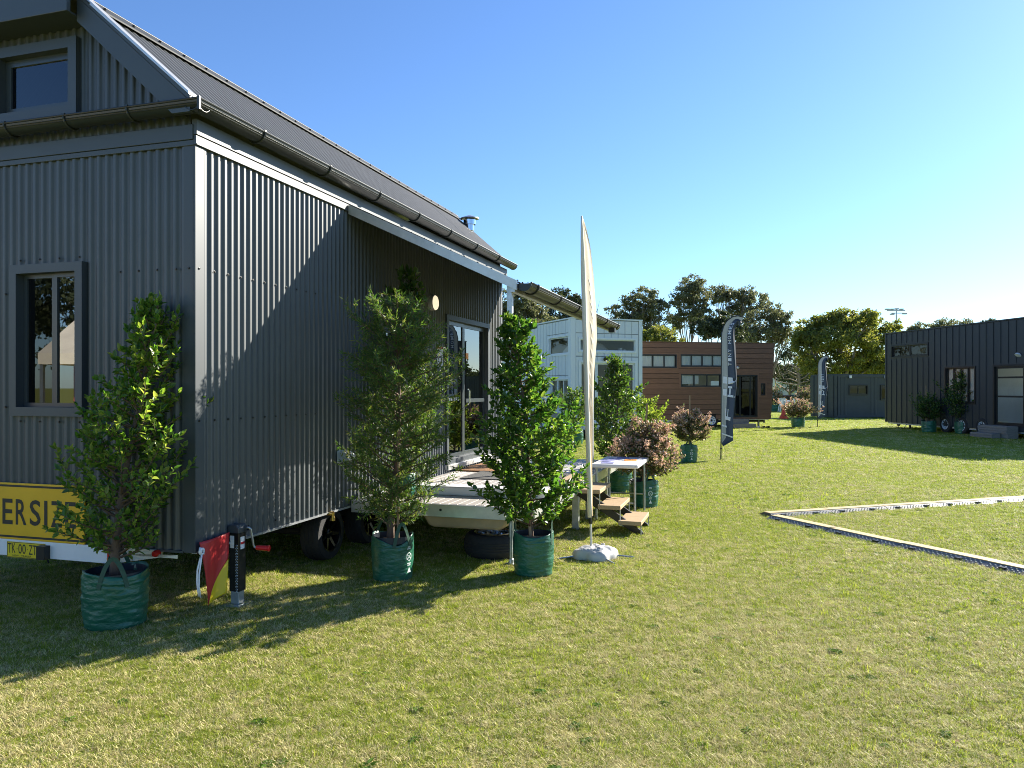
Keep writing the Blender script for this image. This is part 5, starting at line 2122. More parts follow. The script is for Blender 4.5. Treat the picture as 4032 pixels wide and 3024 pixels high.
# ------------------------------------------------------------------ container office
CD = Vector((.978, .208, 0))
co = thing('container', 'dark grey shipping container with double doors and a window', 'container', (16.67, 39.3, 0), math.atan2(CD.y, CD.x))
cf = lambda a, b_, z: (a, -b_, z)
ce = lambda a, b_, z: (-b_, a, z)
CW = [(.62, 1.72, 1.18, 1.72), (2.45, 3.2, .92, 1.72)]
shell(co, (cf,), 6.0, 2.4, .05, 2.23, 'container_navy', CW)
b = MB(cf)
for k in range(26):
    x = .12 + .22 * k
    if any(o[0] - .25 < x < o[1] + .1 for o in CW):
        continue
    b.prism([(x, .001), (x + .03, .02), (x + .11, .02), (x + .14, .001)], lambda a, o: (a, o, .16), lambda a, o: (a, o, 2.10))
b.build('wall_ribs', 'container_navy', co)
b = MB(cf)
b.box(-.03, 6.0, .0, .035, 2.11, 2.235)
b.box(-.03, 6.0, .0, .035, .03, .155)
b.box(-.03, .09, .0355, .045, .03, 2.235)
b.build('frame_rails', 'container_navy', co)
b = MB(cf)
for k in range(26):
    b.box(.05 + .23 * k, .17 + .23 * k, -2.38, .0, 2.236, 2.262)
b.box(0, 6, -2.39, -.01, 2.20, 2.2355)
b.build('roof', 'container_navy', co)
for k in range(2):
    b = MB(ce)
    a0 = .04 + 1.18 * k
    b.box(a0, a0 + 1.16, .0, .03, .12, 2.16)
    d_ = b.build('door', 'container_navy', co)
    for q in range(2):
        h = MB(ce)
        xx = a0 + .30 + .52 * q
        h.tube([(xx, .055, .08), (xx, .055, 2.2)], .018, 8)
        for zz in (.3, 1.0, 1.7):
            h.box(xx - .04, xx + .04, .031, .07, zz, zz + .05)
        h.build('lock_rod', 'container_navy', d_)
    g = MB(ce)
    for zz in (.5, 1.05, 1.55):
        g.box(a0 + .06, a0 + 1.10, .0305, .042, zz, zz + .04)
    g.build('stiffener', 'container_navy', d_)
b = MB()
b.box(-.001, .05, .0, 2.4, .03, 2.2)
b.box(0, 6, 2.37, 2.4, .05, 2.2)
b.box(.06, 6, .04, 2.36, .03, .08)
b.box(5.97, 6.0, .04, 2.36, .09, 2.19)
b.build('wall', 'container_navy', co)
b = MB()
b.box(.3, 5.8, 1.5, 1.54, .1, 2.15)
b.build('inner_lining', 'interior_pale', co)
for o_ in CW:
    window(co, cf, *o_, n=2, trim=.05, sash=.03, proud=.04, m_trim='frame_black', m_sash='frame_black')
for a in (.66, 2.72):
    b = MB(cf)
    b.box(a - .06, a + .06, .04, .10, 2.05, 2.19)
    b.build('wall_lamp', 'white_plastic', co)

# ------------------------------------------------------------------ black house on the right
DDv = Vector((.106, -.994, 0))
dorg = Vector((14.85, 30.5, 0))
dh = thing('tiny_house', 'black panel-clad tiny house at the right edge', 'tiny house', dorg, math.atan2(DDv.y, DDv.x))
df = lambda a, b_, z: (a, -b_, z)                 # b>0 points to the camera side (left)


def dpx(x, y):
    u, v = 1882.8 + x * .18187, 658.3 + y * .18187
    k = (u - 1106) / 1661
    a = (k * dorg.y - dorg.x) / (DDv.x - k * DDv.y)
    return a, 1.6 + (836 - v) / 1661 * (dorg.y + DDv.y * a)


def drect(x0, y0, x1, y1):
    a0, za = dpx(x0, y0)
    a1, zb = dpx(x1, y1)
    return (a0, a1, zb, za)


D_S = (.36, 2.62, 2.72, 3.22)
D_M = (3.52, 5.05, 1.03, 2.30)
D_D = (5.85, 8.4, .35, 2.31)
dz0, dz1 = .22, 3.69
DLEN = 9.4
shell(dh, (df,), DLEN, 2.4, dz0, dz1, 'house_navy', [D_S, D_M, D_D])
planks(dh, df, .06, DLEN, dz0 + .01, dz1 - .02, .325, .010, [D_S, D_M, D_D], 'house_navy', name='panel', thick=.022)
b = MB(df)
n_p = round((DLEN - .06) / .325)
for k in range(n_p + 1):
    x = .06 + (DLEN - .06) * k / n_p
    segs = [(dz0, dz1 - .02)]
    for o_ in (D_S, D_M, D_D):
        if o_[0] - .02 < x < o_[1] + .02:
            segs = [q for s_ in segs for q in ((s_[0], min(s_[1], o_[2] - .05)), (max(s_[0], o_[3] + .05), s_[1])) if q[1] - q[0] > .03]
    for s_ in segs:
        b.box(x - .007, x + .007, .0, .042, s_[0], s_[1])
b.build('standing_seams', 'house_navy', dh)
b = MB(df)
b.box(-.05, DLEN, -2.45, .05, dz1 + .001, dz1 + .04)
b.build('roof', 'house_navy', dh)
b = MB(df)
b.box(-.03, .055, -.03, .045, dz0, dz1)
b.build('corner_trim', 'house_navy', dh)
FARW = [(6.0, 8.3, 1.38, 1.93), (.5, 2.5, 2.78, 3.2), (3.6, 5.0, 1.2, 2.2)]
holed_wall(dh, df, 0, DLEN, -2.4, -2.37, dz0, dz1, FARW, 'house_navy')
holed_wall(dh, df, .04, DLEN, -2.36, -2.32, dz0 + .05, 3.6, FARW, 'interior_pale', name='inner_lining')
b = MB(df)
b.box(0, .03, -2.36, -.04, dz0, dz1)
b.build('wall', 'house_navy', dh)
b = MB(df)
b.box(.04, DLEN, -2.36, -.04, dz0 - .02, dz0 + .04)
b.box(.04, 2.9, -2.3, -.04, 2.62, 2.66)
b.box(5.4, 5.45, -2.3, -.1, dz0 + .05, 3.6)
b.build('inner_lining', 'interior_pale', dh)
b = MB(df)
b.box(5.9, 8.4, -1.9, -1.3, dz0 + .05, 1.28)
b.box(5.9, 8.4, -2.1, -1.8, 1.98, 2.6)
b.build('kitchen_bench', 'interior_white', dh)
b = MB(df)
b.box(5.92, 8.4, -1.92, -1.28, 1.285, 1.32)
b.build('bench_top', 'white_plastic', dh)
mk2 = dict(m_trim='frame_black', m_sash='frame_black', proud=.045)
window(dh, df, *D_S, n=2, trim=.05, sash=.04, **mk2)
window(dh, df, *D_M, n=4, trim=.05, sash=.035, **mk2)
window(dh, df, *D_D, n=2, trim=.06, sash=.07, name='sliding_door', hbars=(1.30, 1.90), **mk2)
b = MB(df)
b.grid(lambda u, v: (3.58 + 1.41 * u, -.085 + .012 * math.sin(u * 60), 1.08 + 1.18 * v), 90, 2)
b.build('blind', 'interior_pale', dh, smooth=True, recalc=False)
b = MB(df)
b.lathe([(.05, 0), (.09, .03), (.1, .07), (0, .075)], (6.95, .03, 2.62), (0, .6, -.8), 14)
b.build('floodlight', 'rim_white', dh, smooth='auto')
for z_ in ((1.93, 2.45), (.72, 1.48)):
    b = MB(df)
    b.box(-.06, -.032, -.30, .0, z_[0], z_[1])
    b.build('sign_panel', 'white_paint', dh)
b = MB(df)
b.box(.03, 8.9, -.12, -.04, .16, dz0 - .022)
b.box(.03, 8.9, -2.3, -2.2, .12, dz0 - .022)
b.build('chassis', 'grey_plastic', dh)
for a in (3.55, 4.40, 5.35, 7.75):
    wheel(dh, (a, .06, .29), (0, -1, 0), .29, .175, .2, m_rim='rim_white' if a < 7 else 'rim_black', spokes=8, spoke_w=.05)
b = MB(df)
b.box(1.35, 1.41, -.12, -.06, .002, .16)
b.tube([(1.3, .0, .17), (1.2, .02, .06), (1.05, .02, .015), (.85, .02, .02), (.8, .02, .10), (.95, .02, .17)], .012, 6)
b.build('leg', 'black_paint', dh)
b = MB(df)
b.box(-.75, .03, -.95, -.85, .22, .32)
b.box(-.82, -.70, -.98, -.82, .30, .42)
b.tube([(-.60, -.90, .22), (-.60, -.90, .74)], .03, 8)
b.tube([(-.60, -.90, .70), (-.45, -.90, .74)], .015, 6)
tow = b.build('tow_hitch', 'galv', dh)
b = MB(df)
b.lathe([(.0, -.03), (.07, -.03), (.08, 0), (.07, .03), (0, .03)], (-.60, -.90, .085), (0, 1, 0), 14)
b.build('jockey_wheel', 'rubber', tow, smooth='auto')
b = MB(df)
b.tube([(-.70, -.88, .40), (-.42, -.84, .52)], .018, 6)
b.build('brake_lever', 'handle_red', tow)
stp = thing('timber_step', 'grey slatted timber steps below the glass door of the black house', 'step', dorg + DDv * 6.35 + Vector((-.42, -.04, 0)), math.atan2(DDv.y, DDv.x))
for k in range(5):
    b = MB()
    b.box(-.62, .62 - (.25 if k < 2 else 0), -.035 - (.28 if k < 2 else 0), -.0 - (.28 if k < 2 else 0), .015 + .075 * k, .08 + .075 * k)
    b.build('slat', 'pine_grey', stp, bevel=.004)
b = MB()
b.box(-.62, .62, .001, .36, .002, .385)
b.box(-.62, .37, -.279, -.036, .002, .16)
b.build('tread', 'pine_grey', stp, bevel=.006)

# ------------------------------------------------------------------ far things between the houses
cv = thing('caravan', 'white round-nosed caravan with blue stripe behind the brown house', 'caravan', (21.3, 62.0, 0), R(8))
prof = [(-4.6, .5), (-4.6, 2.5), (-.9, 2.65), (-.45, 2.55), (-.12, 2.2), (.0, 1.7), (.05, 1.1), (.0, .6), (-.2, .45)]
b = MB()
b.prism(prof, lambda x, z: (x, 0, z), lambda x, z: (x, 2.2, z))
b.build('body', 'caravan_white', cv, bevel=.05)
b = MB()
b.prism([(-4.6, 1.05), (-1.6, 1.15), (-.5, 1.0), (-.0, .78), (.0, 1.0), (-.6, 1.25), (-1.6, 1.32), (-4.6, 1.3)], lambda x, z: (x, -.02, z), lambda x, z: (x, -.004, z))
b.build('stripe', 'caravan_blue', cv)
b = MB()
b.box(-1.25, -.45, -.03, -.005, 1.45, 2.05)
b.build('window', 'glass_dark', cv)
b = MB()
b.box(.0, 1.0, 1.0, 1.1, .4, .5)
b.build('drawbar', 'black_paint', cv)
wheel(cv, (-2.4, .1, .33), (0, -1, 0), .33, .2, .2, m_rim='rim_white')


def plastic_chair(loc, rz, label):
    t = thing('plastic_chair', label, 'chair', loc, rz, 'white plastic chairs at the far table')
    b = MB()
    b.grid(lambda u, v: ((u - .5) * .44, (v - .5) * .42, .43 + .02 * math.cos(u * 6.28)), 6, 5)
    b.box(-.22, .22, -.21, .21, .40, .425)
    b.build('seat', 'white_plastic', t)
    b = MB()
    for k in range(5):
        b.box(-.20 + .085 * k, -.145 + .085 * k, .21, .235, .43, .82)
    b.box(-.22, .22, .205, .24, .80, .87)
    b.build('backrest', 'white_plastic', t)
    for sx_ in (-1, 1):
        b = MB()
        b.tube([(sx_ * .25, .22, .66), (sx_ * .26, -.15, .66), (sx_ * .25, -.2, .60), (sx_ * .24, -.22, .40)], .022, 6)
        b.build('armrest', 'white_plastic', t, smooth=True)
        for sy_ in (-1, 1):
            b = MB()
            b.tube([(sx_ * .21, sy_ * .19, .40), (sx_ * .27, sy_ * .25, .003)], [.03, .02], 6)
            b.build('leg', 'white_plastic', t)
    return t


plastic_chair((17.35, 49.2, 0), 2.6, 'white plastic armchair left of the far plastic table')
plastic_chair((18.05, 49.4, 0), 3.6, 'white plastic armchair in front of the far plastic table')
plastic_chair((18.75, 49.9, 0), 4.4, 'white plastic armchair right of the far plastic table')
t = thing('plastic_table', 'white plastic garden table among white chairs, far away', 'table', (18.05, 50.3, 0), .1)
b = MB()
b.box(-.75, .75, -.4, .4, .69, .73)
b.build('table_top', 'white_plastic', t, bevel=.02)
for sx_ in (-.65, .65):
    for sy_ in (-.32, .32):
        b = MB()
        b.tube([(sx_ * .9, sy_, .688), (sx_, sy_, .003)], .03, 6)
        b.build('leg', 'white_plastic', t)
t = thing('waste_bin', 'dark green wheelie bin near the white caravan', 'bin', (20.2, 54.5, 0), .3)
b = MB()
b.prism([(-.26, 0), (.26, 0), (.26, 1), (-.26, 1)], lambda x, y: (x * .85, -.28 + .5 * y, .05), lambda x, y: (x * 1.15, -.34 + .62 * y, .95))
b.build('body', 'bin_green', t, bevel=.02)
b = MB()
b.box(-.33, .33, -.38, .34, .955, 1.02)
b.build('lid', 'bin_green', t, bevel=.02)
t = thing('waste_bin', 'wheelie bin with a dark red lid near the white caravan', 'bin', (19.35, 54.8, 0), .2)
b = MB()
b.prism([(-.26, 0), (.26, 0), (.26, 1), (-.26, 1)], lambda x, y: (x * .85, -.28 + .5 * y, .05), lambda x, y: (x * 1.15, -.34 + .62 * y, .90))
b.build('body', 'black_plastic', t, bevel=.02)
b = MB()
b.box(-.36, .36, -.38, .34, .905, 1.0)
b.build('lid', 'bin_lid', t, bevel=.02)
t = thing('traffic_cone', 'orange traffic cone on the grass right of the brown house', 'cone', (13.72, 38.85, 0), 0)
b = MB()
b.lathe([(.16, .04), (.12, .2), (.10, .3)], seg=20)
b.lathe([(.07, .42), (.03, .66), (.02, .68), (0, .68)], seg=20)
b.lathe([(.10, .3), (.07, .42)], seg=20)
b.build('cone_body', 'cone_orange', t, smooth='auto')
b = MB()
b.box(-.2, .2, -.2, .2, .003, .04)
b.lathe([(.2, .04), (.19, .14), (.15, .16)], seg=16)
b.build('cone_base', 'cone_orange', t)
t = thing('garden_shed', 'small pale green shed far beyond the caravan', 'shed', (34.2, 96, 0), .2)
b = MB()
b.box(-2, 2, 0, 2.4, 0, 2.1)
b.build('wall', 'shed_green', t)
b = MB()
b.box(-2.2, 2.2, -.2, 2.6, 2.11, 2.3)
b.build('roof', 'white_paint', t)
b = MB()
b.box(-.4, .5, -.03, -.004, .05, 1.95)
b.build('door', 'grey_plastic', t)
fn_ = thing('rail_fence', 'long grey post and rail fence across the far field', 'fence', (20, 88, 0), 0)
for k in range(16):
    b = MB()
    b.box(2.6 * k - .06, 2.6 * k + .06, -.06, .06, .003, 1.5)
    b.build('post', 'fence_rail', fn_)
b = MB()
b.box(-.1, 39, -.03, .03, 1.32, 1.42)
b.build('rail', 'fence_rail', fn_)
b = MB()
b.box(-.1, 39, -.03, .03, .62, .70)
b.build('rail', 'fence_rail', fn_)
cr_ = thing('parked_car', 'grey car mostly hidden behind the container, far away', 'car', (26.8, 68, 0), R(15))
b = MB()
b.prism([(-.0, .35), (.05, .85), (.9, 1.0), (1.5, 1.55), (3.2, 1.6), (4.1, 1.0), (4.4, .9), (4.4, .35)], lambda x, z: (x, 0, z), lambda x, z: (x, 1.75, z))
b.build('body', 'car_paint', cr_, bevel=.06)
b = MB()
b.prism([(1.15, 1.05), (1.58, 1.48), (3.1, 1.5), (3.6, 1.05)], lambda x, z: (x, -.02, z), lambda x, z: (x, -.005, z))
b.build('window', 'glass_dark', cr_)
for x in (.9, 3.5):
    wheel(cr_, (x, .08, .33), (0, -1, 0), .33, .2, .2)

# stadium light tower
lt = thing('light_tower', 'tall thin floodlight tower above the black house roof', 'floodlight tower', (45.0, 90, 0), 0)
b = MB()
b.tube([(0, 0, 0), (0, 0, 10.75)], [.14, .07], 8)
b.build('pole', 'galv', lt)
b = MB()
b.box(-1.1, 1.0, -.06, .06, 10.5, 10.6)
b.box(-.55, .9, -.06, .06, 10.2, 10.28)
b.box(-.8, .8, -.06, .06, 7.9, 7.98)
b.build('crossarm', 'galv', lt)
for (x, z) in ((-1.1, 10.62), (-.55, 10.62), (0, 10.66), (.55, 10.62), (-.5, 10.05), (.95, 10.1), (-.75, 8.0), (.75, 8.02), (-.8, 7.45), (.7, 7.5)):
    b = MB()
    b.box(x - .20, x + .20, -.2, .16, z, z + .14)
    b.build('floodlight', 'grey_plastic', lt)


# ------------------------------------------------------------------ trees
def euc(name, loc, h, clumps, label, m='euc_leaf', seed=0, lf=.30, dens=1.0, limbs=True, group='gum trees beyond the houses', trunk_r=.22, fork=.3, droopy=.5):
    """clumps: (dx, dy, z, rx, rz, n)"""
    rs = np.random.default_rng(seed)
    t = thing(name, label, 'tree', loc, 0, group)
    wood = MB()
    base = Vector((0, 0, -.05))
    zf = h * fork
    wood.tube([base, Vector((.1, 0, zf * .5)), Vector((.05, 0, zf))], [trunk_r, trunk_r * .8, trunk_r * .7], 8)
    Ps, Ds, Ns = [], [], []
    for ci, (dx_, dy_, z, rx, rz, n) in enumerate(clumps):
        c = Vector((dx_, dy_, z))
        s = Vector((.05, 0, zf * (.75 + .25 * rs.random())))
        mid = s.lerp(c, .5) + Vector((rs.normal(0, .25), rs.normal(0, .25), -.1 * (c - s).length * .4))
        tip = c + Vector((0, 0, rz * .4))
        wood.tube([s, s.lerp(mid, .5) + Vector((rs.normal(0, .1), 0, 0)), mid, mid.lerp(c, .6), tip],
                  [trunk_r * .42, trunk_r * .34, trunk_r * .26, trunk_r * .18, .02], 5, caps=False)
        # sub-clumps make the outline uneven
        k = int(12 + n / 50)
        sc = rs.normal(0, 1, (k, 3))
        sc = sc / np.linalg.norm(sc, axis=1, keepdims=True) * rs.uniform(.2, 1.25, (k, 1)) ** .6
        sc = sc * np.array([rx, rx, rz]) + np.array([dx_, dy_, z])
        for q in range(min(k, 6)):
            wood.tube([mid.lerp(c, .5), Vector(sc[q])], [trunk_r * .12, .012], 3, caps=False)
        m_ = int(n * dens * 2.0)
        idx = rs.integers(0, k, m_)
        off = rs.normal(0, 1, (m_, 3))
        off = off / np.linalg.norm(off, axis=1, keepdims=True) * (rs.uniform(0, 1, (m_, 1)) ** .45)
        size = rs.uniform(.16, .42, k)[idx][:, None]
        P = sc[idx] + off * size * np.array([rx, rx, rz * .85])
        Ps.append(P)
        D = unit(rs.normal(0, 1, (m_, 3)) + np.array([0, 0, -droopy]))
        Ds.append(D)
        Ns.append(unit(rs.normal(0, 1, (m_, 3)) + off * .9 + np.array([0, 0, .4])))
    wood.build('trunk', 'bark_pale', t, smooth=True, recalc=False)
    P, D, N = np.concatenate(Ps), np.concatenate(Ds), np.concatenate(Ns)
    n = len(P)
    blade_mesh('crown', P, D, N, lf * .86 * rs.uniform(.6, 1.4, n), lf * .46 * rs.uniform(.6, 1.3, n), m, t)['kind'] = 'stuff'
    return t


def at(u, v, Y):
    return ((u - 1106) / 1661 * Y, 1.6 + (836 - v) / 1661 * Y)


def euc_px(Y, u0, blobs, label, m='euc_leaf', seed=0, name='gum_tree', **k):
    """blobs in photo pixels: (u, v, ru, rv, n); the tree stands on the ground at depth Y"""
    x0 = (u0 - 1106) / 1661 * Y
    cl = []
    rs = np.random.default_rng(seed + 99)
    zmax = 0
    for (u, v, ru, rv, n) in blobs:
        x, z = at(u, v, Y)
        s = Y / 1661
        cl.append((x - x0, rs.normal(0, ru * s * .4), z, ru * s * 1.18, rv * s * 1.1, n))
        cl.append((x - x0 + rs.normal(0, ru * s * .75), rs.normal(0, ru * s * .6), z - abs(rs.normal(0, rv * s * .7)), ru * s * .85, rv * s * .8, int(n * .55)))
        zmax = max(zmax, z)
    return euc(name, (x0, Y, 0), zmax, cl, label, m, seed, **k)


euc_px(62, 1118, [(1105, 660, 28, 30, 900), (1130, 645, 26, 28, 900), (1150, 672, 22, 26, 700), (1120, 695, 38, 20, 900), (1090, 690, 25, 25, 600), (1060, 690, 30, 40, 600)],
       'olive grey gum tree rising behind the near awning post', 'olive_leaf' if False else 'euc_leaf', 1, lf=.26)
euc_px(66, 1205, [(1180, 650, 22, 20, 600), (1215, 640, 26, 18, 800), (1245, 655, 22, 22, 700), (1190, 685, 34, 22, 900), (1235, 685, 30, 20, 800)],
       'dark gum tree above the white house roof, left of the cream flag', 'euc_dark', 2, lf=.26)
euc_px(70, 1375, [(1330, 672, 20, 17, 500), (1362, 650, 22, 16, 600), (1392, 640, 24, 16, 700), (1375, 680, 28, 18, 700), (1412, 668, 24, 22, 700), (1345, 700, 22, 14, 400), (1420, 700, 24, 20, 600)],
       'broad gum tree with open crown right of the awning end', 'euc_leaf', 3, lf=.25, fork=.25)
euc_px(58, 1425, [(1400, 728, 22, 14, 500), (1428, 722, 24, 18, 600), (1448, 738, 20, 14, 500)], 'low yellow-green bush tree just over the brown house roof', 'olive_leaf', 4, lf=.24, fork=.5, trunk_r=.12)
euc_px(72, 1488, [(1490, 614, 22, 20, 800), (1475, 640, 24, 18, 700), (1508, 640, 22, 18, 700), (1488, 672, 30, 20, 800), (1465, 690, 20, 18, 500), (1518, 672, 18, 20, 500)],
       'tallest narrow gum tree with bare stems showing below', 'euc_leaf', 5, lf=.25, fork=.35, trunk_r=.18)
euc_px(74, 1560, [(1542, 640, 20, 17, 500), (1562, 632, 20, 14, 500), (1590, 640, 18, 18, 500), (1615, 642, 20, 20, 600), (1640, 652, 22, 20, 600), (1600, 672, 26, 22, 600)],
       'spreading gum tree behind the top of the near navy flag', 'euc_leaf', 6, lf=.25, fork=.3, trunk_r=.2)
euc_px(64, 1535, [(1530, 705, 28, 22, 1200), (1560, 695, 26, 24, 1200), (1585, 718, 24, 20, 800)], 'dense dark round tree close above the brown house roof', 'euc_dark', 7, lf=.26, fork=.4)
euc_px(70, 1665, [(1640, 690, 24, 22, 800), (1668, 676, 22, 18, 600), (1690, 692, 20, 20, 600), (1655, 722, 30, 20, 900), (1698, 722, 20, 20, 600), (1620, 720, 22, 20, 600)],
       'gum tree over the right end of the brown house', 'euc_leaf', 8, lf=.26, fork=.3)
euc_px(60, 1812, [(1770, 705, 30, 22, 1300), (1810, 690, 38, 20, 1800), (1855, 700, 34, 22, 1500), (1740, 745, 26, 28, 1100), (1885, 740, 24, 32, 1100), (1810, 735, 50, 30, 2200), (1850, 775, 48, 28, 1500),
                  (1770, 785, 40, 26, 1200), (1740, 725, 18, 16, 500), (1895, 785, 18, 24, 600)],
       'big round olive green tree behind the dark container', 'olive_leaf', 9, name='shade_tree', lf=.27, fork=.25, trunk_r=.35)
euc_px(84, 1985, [(1974, 716, 12, 10, 300), (1990, 712, 22, 12, 450), (2020, 706, 22, 14, 500), (2050, 706, 24, 14, 500), (2085, 702, 28, 12, 600), (2030, 730, 60, 14, 700)],
       'low line of gum tree crown showing above the black house roof', 'euc_leaf', 10, lf=.27, fork=.3)
euc_px(88, 2140, [(2140, 697, 14, 8, 260), (2130, 708, 16, 8, 200), (2150, 712, 14, 10, 200)], 'small lone tree top above the black house roof at right', 'euc_dark', 11, lf=.27, fork=.5, trunk_r=.12)
euc_px(78, 1705, [(1705, 752, 22, 18, 600), (1722, 780, 24, 22, 700), (1690, 785, 20, 24, 600), (1735, 812, 26, 20, 700), (1700, 820, 22, 18, 500)],
       'sparse tree with pale bare branches between brown house and container', 'euc_dark', 12, lf=.22, dens=.7, fork=.2)
for i, (x, y, lb) in enumerate(((-9, 64, 'gum tree behind the dark grey house, first left of the awning post'), (-20, 66, 'gum tree behind the dark grey house, second left of the awning post'),
                               (-33, 62, 'gum tree behind the dark grey house, third left of the awning post'), (-47, 60, 'gum tree behind the dark grey house, farthest left'))):
    rs3 = random.Random(i)
    euc('gum_tree', (x, y, 0), 9.5, [(rs3.uniform(-4, 4), rs3.uniform(-1.5, 1.5), rs3.uniform(4, 9), rs3.uniform(1.4, 2.2), rs3.uniform(1, 1.5), 700) for _ in range(9)],
        lb, 'euc_leaf' if i % 2 else 'euc_dark', 40 + i, lf=.3)
# bare twiggy tree beside the awning end
t = thing('bare_tree', 'small leafless tree beside the end of the awning gutter', 'tree', ((1285 - 1106) / 1661 * 70, 70, 0), 0)
b = MB()
rs = random.Random(8)
b.tube([(0, 0, 0), (.1, 0, 5.5), (.0, 0, 8.3)], [.1, .06, .02], 5)
for k in range(14):
    z = 5.6 + .2 * k
    a = k * 2.4
    l = 1.3 - .06 * k
    b.tube([(0.05, 0, z), (l * .5 * math.cos(a), l * .5 * math.sin(a), z + .5), (l * math.cos(a) * .8, l * math.sin(a) * .8, z + 1.2)], [.025, .018, .008], 4)
b.build('trunk', 'bark', t)
# pale dead limbs in the gap
t = thing('bare_tree', 'pale leafless limbs arching in the gap above the caravan', 'tree', (25.2, 68, 0), 0)
b = MB()
b.tube([(0, 0, 0), (.2, 0, 2.0), (.1, 0, 3.4)], [.16, .12, .09], 6)
for k in range(12):
    a = rs.uniform(-1.2, 1.2) + (math.pi if k % 2 else 0)
    z = 1.6 + .15 * k
    l = rs.uniform(1.2, 2.6)
    b.tube([(0.1, 0, z), (l * .5 * math.cos(a), .4 * math.sin(a), z + rs.uniform(.1, .7)), (l * math.cos(a), .8 * math.sin(a), z + rs.uniform(-.2, .9)), (l * 1.3 * math.cos(a), math.sin(a), z + rs.uniform(-.3, 1.2))],
           [.06, .045, .03, .01], 5)
b.build('trunk', 'bark_pale', t)
# far mass of woodland closing the horizon
rs2 = np.random.default_rng(5)
n = 32000
X = rs2.uniform(-120, 130, n)
yy = 128 + rs2.uniform(-4, 6, n)
top_ = 5.2 + 1.6 * np.sin(X * .21) + 1.1 * np.sin(X * .53 + 1) + .7 * np.sin(X * 1.3)
Z = top_ * rs2.uniform(0.02, 1, n) ** .7
P = np.stack([X, yy, Z], 1)
o = blade_mesh('far_woodland', P, rs2.normal(0, 1, (n, 3)), rs2.normal(0, 1, (n, 3)), rs2.uniform(.6, 1.3, n), rs2.uniform(.4, .9, n), 'euc_dark', None)
tag(o, 'dark belt of woodland closing the far side of the field', 'woodland', kind='stuff')

# ------------------------------------------------------------------ what the near window mirrors: stands on the left of the camera
t = thing('market_tent', 'cream marquee mirrored in the near window of the dark grey house', 'tent', (-13.2, .2, 0), R(60))
b = MB()
b.prism([(-2.2, 2.2), (0, 3.6), (2.2, 2.2), (2.2, 2.0), (-2.2, 2.0)], lambda x, z: (x, -.2, z), lambda x, z: (x, -3.4, z))
b.build('roof', 'sheet_cream', t)
for sx_ in (-2.15, 2.15):
    for sy_ in (-.25, -3.35):
        b = MB()
        b.box(sx_ - .03, sx_ + .03, sy_ - .03, sy_ + .03, .002, 1.998)
        b.build('leg', 'galv', t)
t = thing('banner', 'red banner with black band lettered TS, mirrored in the near window', 'banner', (-12.52, 1.06, 0), math.atan2(-.9, .43))
b = MB()
b.box(-.02, .9, -.02, .0, .4, 2.75)
b.build('cloth', 'banner_red', t)
b = MB()
b.box(-.02, .9, -.0, .004, 2.35, 2.62)
b.build('band', 'ink', t)
vs, fs = text_geo('TS', .24, 1.0, extra=.008)
x1_ = max(p[0] for p in vs)
b = MB()
b._add([(.03 + (x1_ - x), .0055, 2.40 + y) for x, y in vs], fs)
b.build('lettering', 'print_white', t, recalc=False)
for x in (-.0, .88):
    b = MB()
    b.tube([(x, -.04, 0), (x, -.04, 2.8)], .02, 6)
    b.build('pole', 'galv', t)
euc('gum_tree', (-32, -9, 0), 8.0, [(-1.5, 0, 5.5, 2.2, 1.6, 900), (1.5, .5, 6.2, 2.2, 1.7, 900), (0, 0, 7.4, 1.8, 1.4, 700), (3, 0, 4.5, 2, 1.5, 700), (-3, 0, 4.2, 2, 1.5, 700)],
    'gum tree behind the marquee, seen only as a mirror image in the window', 'euc_dark', 33, lf=.3)

# ------------------------------------------------------------------ grass
def grass_mats():
    for nm, cols, tcols, fr in (
            ('blade_green', [(0.055, 0.105, 0.014), (0.180, 0.240, 0.026), (0.380, 0.400, 0.075)], [(0.28, 0.42, 0.025), (0.42, 0.52, 0.035), (0.58, 0.58, 0.09)], .45),
            ('blade_straw', [(0.60, 0.54, 0.21), (0.78, 0.70, 0.36), (0.20, 0.13, 0.07)], [(0.62, 0.56, 0.22), (0.70, 0.63, 0.30)], .30)):
        leaf_mat(nm, cols, tcols, rough=.55, transl=fr, spec=.15)


grass_mats()
leaf_mat('weed_leaf', [(0.06, 0.13, 0.02), (0.09, 0.17, 0.025)], [(0.2, 0.36, 0.03), (0.28, 0.44, 0.04)], rough=.7, transl=.35, spec=.1)
mat('dry_leaf', (0.20, 0.12, 0.06), rough=0.85, spec=0.1)


def clump(name, nb, hmin, hmax, spread, lay, m, seed, wd=.0035):
    rs = np.random.default_rng(seed)
    V, Q = [], []
    for k in range(nb):
        a = rs.uniform(0, 2 * np.pi)
        r = spread * np.sqrt(rs.uniform(0, 1))
        p = np.array([r * np.cos(rs.uniform(0, 6.28)), r * np.sin(rs.uniform(0, 6.28)), 0.0])
        L = rs.uniform(hmin, hmax)
        tilt = np.clip(rs.normal(lay, .28), .05, 1.5)
        d = np.array([np.cos(a), np.sin(a), 0])
        s = np.array([-np.sin(a), np.cos(a), 0]) * wd * rs.uniform(.7, 1.3)
        n0 = len(V)
        q = p.copy()
        seg = 3
        for i in range(seg + 1):
            f = 1 - .92 * (i / seg) ** 1.4
            V.append(q - s * f * .5)
            V.append(q + s * f * .5)
            tt = tilt * (.55 + .75 * i / seg)
            q = q + (d * np.sin(tt) + np.array([0, 0, np.cos(tt)])) * (L / seg)
            q[2] = max(q[2], .003)
        for i in range(seg):
            Q.append((n0 + 2 * i, n0 + 2 * i + 1, n0 + 2 * i + 3, n0 + 2 * i + 2))
    me = bpy.data.meshes.new(name)
    me.from_pydata([tuple(v) for v in V], [], Q)
    me.materials.append(MATS[m])
    return bpy.data.objects.new(name, me)


